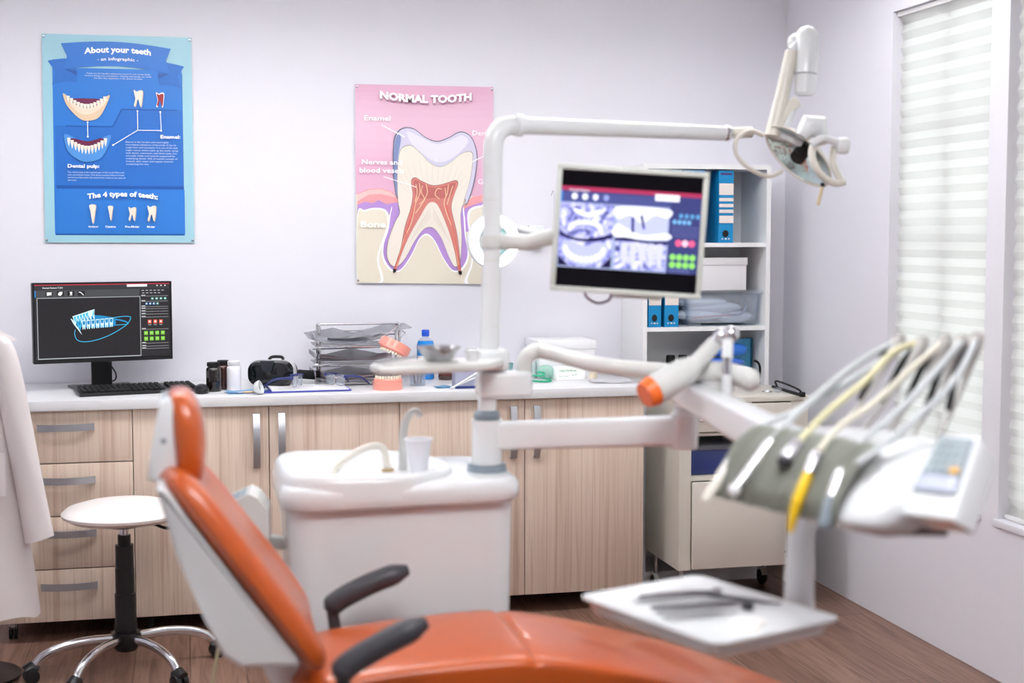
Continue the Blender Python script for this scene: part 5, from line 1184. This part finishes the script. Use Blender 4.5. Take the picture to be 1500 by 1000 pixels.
q = B(DWHITE); q.rod(at(1066, 498, 3.34), at(1065, 525, 3.33), .0135, seg=16); q.rod(at(1065, 525, 3.33), at(1065, 548, 3.33), .0105, CHROME); q.rod(at(1065, 548, 3.33), at(1065, 604, 3.33), .0125); q.build('rod', t)
q = B(CHROME); q.ball(at(1060, 613, 3.33), .0165); q.ball(at(1071, 613, 3.33), .0165); q.build('end_knobs', t)
# ================================================================== delivery unit
t = thing('delivery_unit', 'white dental delivery unit with grey pad, keypad and whip arms on the right', 'delivery unit', (1.239, 2.288, 1.0), rz=R(-165.3))
MD = WM[t]; D = lambda x, y, z: MD @ V((x, y, z - 1.0))
# swing arm from the column
piv = at(1002, 628, 3.5)
A0 = V((CXC + .04, CYC - .01, .985)); d_ = (piv - A0); d_.z = 0; L0 = d_.length; d_.normalize(); sd = V((-d_.y, d_.x, 0))
q = B(DWHITE)
def arect(p, d, w, h, r=.012):
    s_ = V((-d.y, d.x, 0)).normalized(); u_ = s_.cross(d).normalized() * -1
    if u_.z < 0: u_ = -u_
    return [p + s_ * x + u_ * y for x, y in rrect(w, h, r, 4)]
q.loft([arect(A0 - d_ * .012 , d_, .06, .072), arect(V((piv.x, piv.y, 1.028)), d_, .06, .074)]); q.build('swing_arm', t, ang=50)
q = B(DWHITE); pv = V((piv.x, piv.y, 0)); q.lathe([(0, .982), (.030, .982), (.034, .988), (.034, 1.066), (.028, 1.072), (.026, 1.08), (0, 1.08)], pv, seg=28); q.lathe([(0, 1.0805), (.02, 1.0805), (.026, 1.092), (.026, 1.135), (.02, 1.145), (0, 1.145)], pv, seg=28); q.build('pivot', t)
q = B(DWHITE); S1 = D(-.0, -.285, 1.08); s0_ = pv + V((0, 0, 1.125)); dd = (S1 - s0_).normalized()
q.loft([arect(s0_ - dd * .02, dd, .06, .062), arect(s0_.lerp(S1, .5), dd, .064, .075), arect(S1, dd, .07, .085)]); q.build('spring_arm', t, ang=50)
q = B(GREYRING); mP = s0_.lerp(S1, .6) ; q.rod(mP + V((0, -.036, 0)), mP + V((0, -.041, 0)), .006); q.build('arm_screw', t)
# head body : sections along y of the local frame
def XF(y): return .183 - .10 * max(0, y + .02) * 3 - .03 * (y + .3)
def sec(y, zt, zb, xf, xr):
    pts = [(xf - .008, zb + .012), (xf, zb + .03), (xf - .02, zb + .06), (xf - .05, zt - .035), (xf - .09, zt - .012), (xf - .15, zt), (xr + .04, zt + .004), (xr + .005, zt - .012), (xr, zt - .04), (xr + .005, zb + .02), (xr + .05, zb), (xf - .05, zb)]
    return [D(p.x, y, p.y) for p in cat([(a, b_, 0) for a, b_ in pts], 4, True)]
q = B(DWHITE)
q.loft([sec(-.315, 1.10, 1.03, .16, -.06), sec(-.303, 1.128, 1.005, .176, -.09), sec(-.2, 1.132, 1.0, .176, -.12), sec(-.05, 1.136, .995, .170, -.14), sec(.03, 1.126, .992, .155, -.12), sec(.075, 1.10, .99, .12, -.08), sec(.095, 1.085, 1.0, .09, -.06)])
q.build('head_housing', t, sub=1, ang=70)
# silicone pad with hollows, draped over the front
q = B(SILI)
pp = cat([(-.105, 0, 1.136), (-.085, 0, 1.130), (-.045, 0, 1.104), (-.018, 0, 1.068), (.002, 0, 1.035), (.002, 0, 1.004)], 4)
def padfn(u, v):
    p = pp[min(len(pp) - 1, int(round(v * (len(pp) - 1))))]; y = -.30 + .325 * u; g = math.cos(u * 2 * PI * 5); w = min(1, v * 3)
    off = .010 - .006 * max(0, -g) * w
    return D(.178 - .024 * u + p.x + off, y, p.z + off * .5)
q.grid(60, len(pp) - 1, padfn, thick=.004); q.build('silicone_pad', t, ang=60)
# control panel box at the near end: keypad face slopes to the front
kc0, kc1, kc2, kc3 = V((-.04, .055, 1.152)), V((-.004, .17, 1.164)), V((.07, .205, 1.083)), V((.047, .082, 1.068))   # top far, top near, low near, low far
kn = (kc1 - kc0).cross(kc3 - kc0).normalized()
if kn.z < 0: kn = -kn
q = B(DWHITE); cc = (kc0 + kc1 + kc2 + kc3) / 4
def ks(off, sc, dz=0., sl=(0, 0)): return [D(*(cc + (k - cc) * sc - kn * off + V((sl[0], sl[1], -dz)))) for k in (kc0 + (kc0 - kc3) * .04, kc1 + (kc1 - kc2) * .04, kc2 + (kc2 - kc1) * .34, kc3 + (kc3 - kc0) * .34)]
q.loft([ks(.055, .92, .005), ks(.02, 1.06), ks(.006, 1.09), ks(0, 1.06)]); o = q.build('keypad_box', t, ang=35)
md = o.modifiers.new('bevel', 'BEVEL'); md.width = .008; md.segments = 3
q = B(KEYP); P = Print(q, D(*kc0), D(*kc1), D(*kc2), D(*kc3), (0, 0, 60, 110), .0008)
if P.n.z < 0: P.n = -P.n
P.l = 4; P.rect(0, 0, 60, 110, KEYP); P.rect(3, 78, 57, 107, mat('display_window', 'b7bdd2', .2)); BT = mat('keypad_button', 'b4c2c2', .5)
for r_ in range(4):
    for k in range(4): P.oval(10 + 13 * k, 12 + 16 * r_, 4.6, 5.6, BT, 10); P.l -= 1
P.l += 1; P.rect(42, 60, 55, 73, mat('amber_button', 'dca63a', .4)); q.build('keypad', t, loosen=False)
q = B(mat('pinkish_grey_rod', '7f757a', .35)); h0, h1 = D(.10, .05, 1.0), D(-.01, .102, .998); q.tube(cat([D(.13, -.06, 1.005), h0, h0.lerp(h1, .4), h1], 6), [.009, .0105], seg=14); q.build('grab_handle', t)
# whip arms
wy = [-.28, -.22, -.155, -.09, -.025]
tops = [at(1318, 497, 2.92), at(1352, 500, 2.85), at(1385, 498, 2.78), at(1410, 498, 2.71), at(1432, 494, 2.64)]
WG_ = mat('whip_grey', 'b4b1ad', .4)
tips = []
M3 = MD.to_3x3()
for k in range(5):
    b0 = D(-.105, wy[k], 1.125); tp = tops[k]; md = b0.lerp(tp, .5) + M3 @ V((-.012, 0, 0)); m2 = b0.lerp(tp, .8) + M3 @ V((-.004, 0, 0))
    q = B(WG_); pts = cat([b0, md, m2, tp], 6); n_ = len(pts); q.tube(pts, [.005 + .013 * min(1, max(0, (i / n_ - .35) * 2)) * (1 if i < n_ - 3 else .8) for i in range(n_)], seg=14, flat=.75)
    q.rod(tp - sd * .012, tp + sd * .012, .012, WG_); q.build('whip_arm', t)
    fo = M3 @ V((.022, -.004, -.006)); q = B(MBLACK); q.tube(cat([tp + fo * .3, m2 + fo, md + fo * .9, md.lerp(b0, .35) + fo * .4], 6), [.006, .011, .004][0:1] * 19 if 0 else .0075, seg=10, flat=.7); q.build('whip_spring', t)
    tips.append(tp)
# support post down to the instrument tray
q = B(DWHITE); tb = V((1.165, 2.545, .782)); q.tube(cat([tb, tb + V((0, 0, .09)), tb + V((.005, -.003, .16)), tb + V((.03, -.03, .215)), D(-.02, -.08, 1.01)], 6), [.029, .029, .028, .025, .022], seg=20) if False else q.tube(cat([tb, tb + V((0, 0, .09)), tb + V((.005, -.003, .16)), tb + V((.03, -.04, .21)), D(.02, -.02, 1.0)], 6), [.030, .020], seg=20); q.build('tray_post', t)
# instrument tray on the post
TC = V((.962, 2.514, .79)); tang = math.atan2(.145, .262) # overwritten below
tl_, tb_, tr_, tf_ = [onZ(a, c, .80) for a, c in ((855, 868), (1035, 842), (1220, 905), (1040, 950))]
TC = (tl_ + tb_ + tr_ + tf_) / 4; e1 = ((tb_ - tl_) + (tr_ - tf_)).normalized(); e1.z = 0; e1.normalize()
MT = Mx.Translation(V((TC.x, TC.y, .78))) @ Mx.Rotation(math.atan2(e1.y, e1.x), 4, 'Z')
lw = ((tb_ - tl_).length + (tr_ - tf_).length) / 4; ll = ((tl_ - tf_).length + (tb_ - tr_).length) / 4
t2 = thing('instrument_tray', 'white rectangular tray of instruments over the orange leg rest', 'tray', M=MT)
q = B(DWHITE); rr_ = lambda g, z: [MT @ V((x, y, z)) for x, y in rrect(2 * (lw + g), 2 * (ll + g), .03)]
q.loft([rr_(-.03, -.010), rr_(-.016, -.008), rr_(-.008, .012), rr_(.0, .016), rr_(.001, .021), rr_(-.006, .022), rr_(-.018, .0125), rr_(-.04, .010)]); q.build('tray_dish', t2, ang=45)
def tool(x, y, a, L_, m, label, r=.0035, name='hand_instrument', hook=True):
    q = B(m); c, s = math.cos(a), math.sin(a); P_ = lambda k, w, z: MT @ V((x + k * c - w * s, y + k * s + w * c, z + .009))
    q.tube([P_(-L_ / 2, 0, .008), P_(-L_ / 4, 0, .0085), P_(L_ / 4, 0, .0085), P_(L_ / 2, 0, .008)], [r, r * 1.3, r * 1.3, r * .8], seg=10)
    if hook: q.tube(cat([P_(L_ / 2, 0, .008), P_(L_ / 2 + .02, .0, .008), P_(L_ / 2 + .03, .008, .010)], 4), [r * .7, r * .3], seg=8)
    tag(q.build(name, loc=MT @ V((x, y, .004))), label, 'instrument', 'instruments on the white tray')
DST = mat('dark_steel', '6f6d74', .3, .9)
tool(.02, .115, -.30, .15, DST, 'steel instrument lying nearest the back-left edge of the tray')
tool(-.015, .10, -.34, .13, STEEL, 'steel instrument lying second from the back-left edge of the tray')
tool(.0, .03, -.38, .18, DST, 'long dark instrument across the middle of the tray')
tool(-.02, .005, -.30, .16, STEEL, 'thin steel instrument in front of the long dark one')
tool(.095, .03, -1.05, .15, DST, 'steel instrument lying near the back-right edge of the tray')
tool(-.055, -.03, -.35, .12, STEEL, 'short steel instrument nearest the front corner of the tray')
for (x, y, m, label) in ((.095, .075, STEEL, 'round steel mirror head in the middle of the tray'), (.075, -.035, DARKG, 'small dark knob standing on the tray')):
    q = B(m); q.lathe([(0, 0), (.011, 0), (.012, .004), (.009, .014), (0, .016)], MT @ V((x, y, .0125))); tag(q.build('dappen_dish', loc=MT @ V((x, y, .0125))), label, 'instrument')
t3 = thing('gauze_pad', 'crumpled white gauze on the right of the white tray', 'gauze', MT @ V((.02, -.12, .004)))
q = B(mat('gauze_white', 'e9e6e2', .9)); 
for k in range(5): q.ball(MT @ V((.0 + .02 * math.cos(k * 2), -.115 + .02 * math.sin(k * 2.3), .012)), .018, sc=(1.2, 1, .5))
q.build('gauze', t3)

# handpieces lying on the pad, each with its own hose from a whip arm
SILV = mat('polished_handpiece', 'd9d8de', .12, .75); YEL = mat('yellow_plastic', 'efc51c', .35, coat=.3)
HW, HY, HG = mat('hose_pale_grey', 'bfc4c6', .4), mat('hose_yellowish', 'd4cfa8', .4), mat('hose_ivory', 'd9d4c4', .4)
def handpiece(pts, rads, mats_, hose, hm, label, knob=None):
    t = thing('dental_handpiece', label, 'handpiece', pts[0], group='handpieces on the delivery unit')
    for k in range(len(pts) - 1):
        q = B(mats_[k]); q.tube([pts[k], pts[k].lerp(pts[k + 1], .1), pts[k].lerp(pts[k + 1], .9), pts[k + 1]], [rads[k] * .92, rads[k], rads[k + 1], rads[k + 1] * .92], seg=16)
        q.build(('grip', 'sleeve', 'tip')[k], t)
    q = B(hm); q.tube(cat(hose, 8), .0068, seg=10); q.build('hose', t)
    if knob: q = B(knob[1]); q.ball(pts[-1], knob[0]); q.build('end_cap', t)
zz = 2.62
def H(px, py, d): return at(px, py, d)
handpiece([H(1130, 646, 2.675), H(1098, 690, 2.65), H(1076, 718, 2.63)], [.011, .0105, .009], [SILV, SILV], [tips[0], H(1262, 528, 2.87), H(1205, 572, 2.8), H(1160, 612, 2.73), H(1130, 646, 2.675)], HW, 'long chrome handpiece with white ball end, leftmost chrome one on the pad', (.013, DWHITE))
handpiece([H(1090, 648, 2.735), H(1065, 685, 2.715), H(1032, 735, 2.69)], [.012, .012, .009], [DGREY, CREAM], [tips[0] + V((0, 0, -.02)), H(1240, 560, 2.84), H(1170, 600, 2.82), H(1120, 622, 2.78), H(1090, 648, 2.735)], HW, 'cream handpiece hanging over the far left end of the pad')
handpiece([H(1170, 648, 2.61), H(1150, 675, 2.585)], [.013, .0145], [SILV], [tips[1], H(1310, 515, 2.82), H(1265, 560, 2.74), H(1210, 605, 2.69), H(1170, 648, 2.61)], HY, 'short chrome handpiece with dark end, second on the pad', (.0145, DARKG))
handpiece([H(1198, 664, 2.545), H(1184, 694, 2.52), H(1166, 740, 2.505), H(1158, 778, 2.51)], [.0115, .0105, .0105, .006], [SILV, YEL, YEL], [tips[2], H(1330, 545, 2.72), H(1280, 590, 2.66), H(1230, 625, 2.61), H(1198, 664, 2.545)], HG, 'handpiece with a bright yellow curved sleeve')
handpiece([H(1232, 690, 2.49), H(1219, 730, 2.465), H(1206, 772, 2.45)], [.0105, .012, .0125], [SILV, GREYRING], [tips[3], H(1370, 545, 2.62), H(1320, 598, 2.58), H(1265, 645, 2.53), H(1232, 690, 2.49)], HW, 'silver-grey handpiece right of the yellow one')
q = B(HW); q.tube(cat([tips[4], H(1400, 555, 2.55), H(1345, 610, 2.5), H(1290, 655, 2.46), H(1255, 680, 2.44)], 8), .006, seg=10); tag(q.build('spare_hose', loc=tips[4]), 'pale hose from the rightmost whip arm running over the white housing', 'hose')

# assistant's control box behind the backrest
t = thing('control_box', 'white control box with grey keypad behind the orange backrest', 'control box', (.12, 3.62, .76))
MB_ = Mx.Translation(V((.118, 3.60, .80))) @ Mx.Rotation(R(-6), 4, 'Z') @ Mx.Rotation(R(4), 4, 'Y')
q = B(DGREY); q.loft([[MB_ @ V((x, y, z)) for x, z in ((-.095, .0), (.032, .072), (.055, .062), (.082, .03), (.088, -.045), (.03, -.05), (-.07, -.03))] for y in (-.07, .07)]); q.build('casing', t, ang=25)
q = B(KEYP); P = Print(q, MB_ @ V((-.035, .055, .034)), MB_ @ V((.022, .055, .0664)), MB_ @ V((.022, -.055, .0664)), MB_ @ V((-.035, -.055, .034)), (0, 0, 50, 90), .0007)
if P.n.z < 0: P.n = -P.n
P.rect(0, 0, 50, 90, KEYP)
for r_ in range(4):
    for k in range(3): P.oval(10 + 15 * k, 14 + 20 * r_, 4.5, 5.5, BT, 10); P.l -= 1
q.build('keypad', t, loosen=False)
q = B(DGREY); q.tube(cat([MB_ @ V((.03, .02, -.045)), MB_ @ V((.03, .04, -.07)), (.19, 3.68, .72), (.27, 3.70, .70)], 5), .018); q.build('arm', t)
# thin cable down to the floor beside the chair
q = B(HY); q.tube(cat([(.10, 3.50, .62), (.06, 3.50, .45), (.03, 3.48, .2), (.04, 3.46, .008), (.12, 3.5, .007)], 6), .004, seg=8); tag(q.build('cable', loc=(.05, 3.48, 0)), 'thin pale cable hanging to the floor behind the chair back', 'cable')
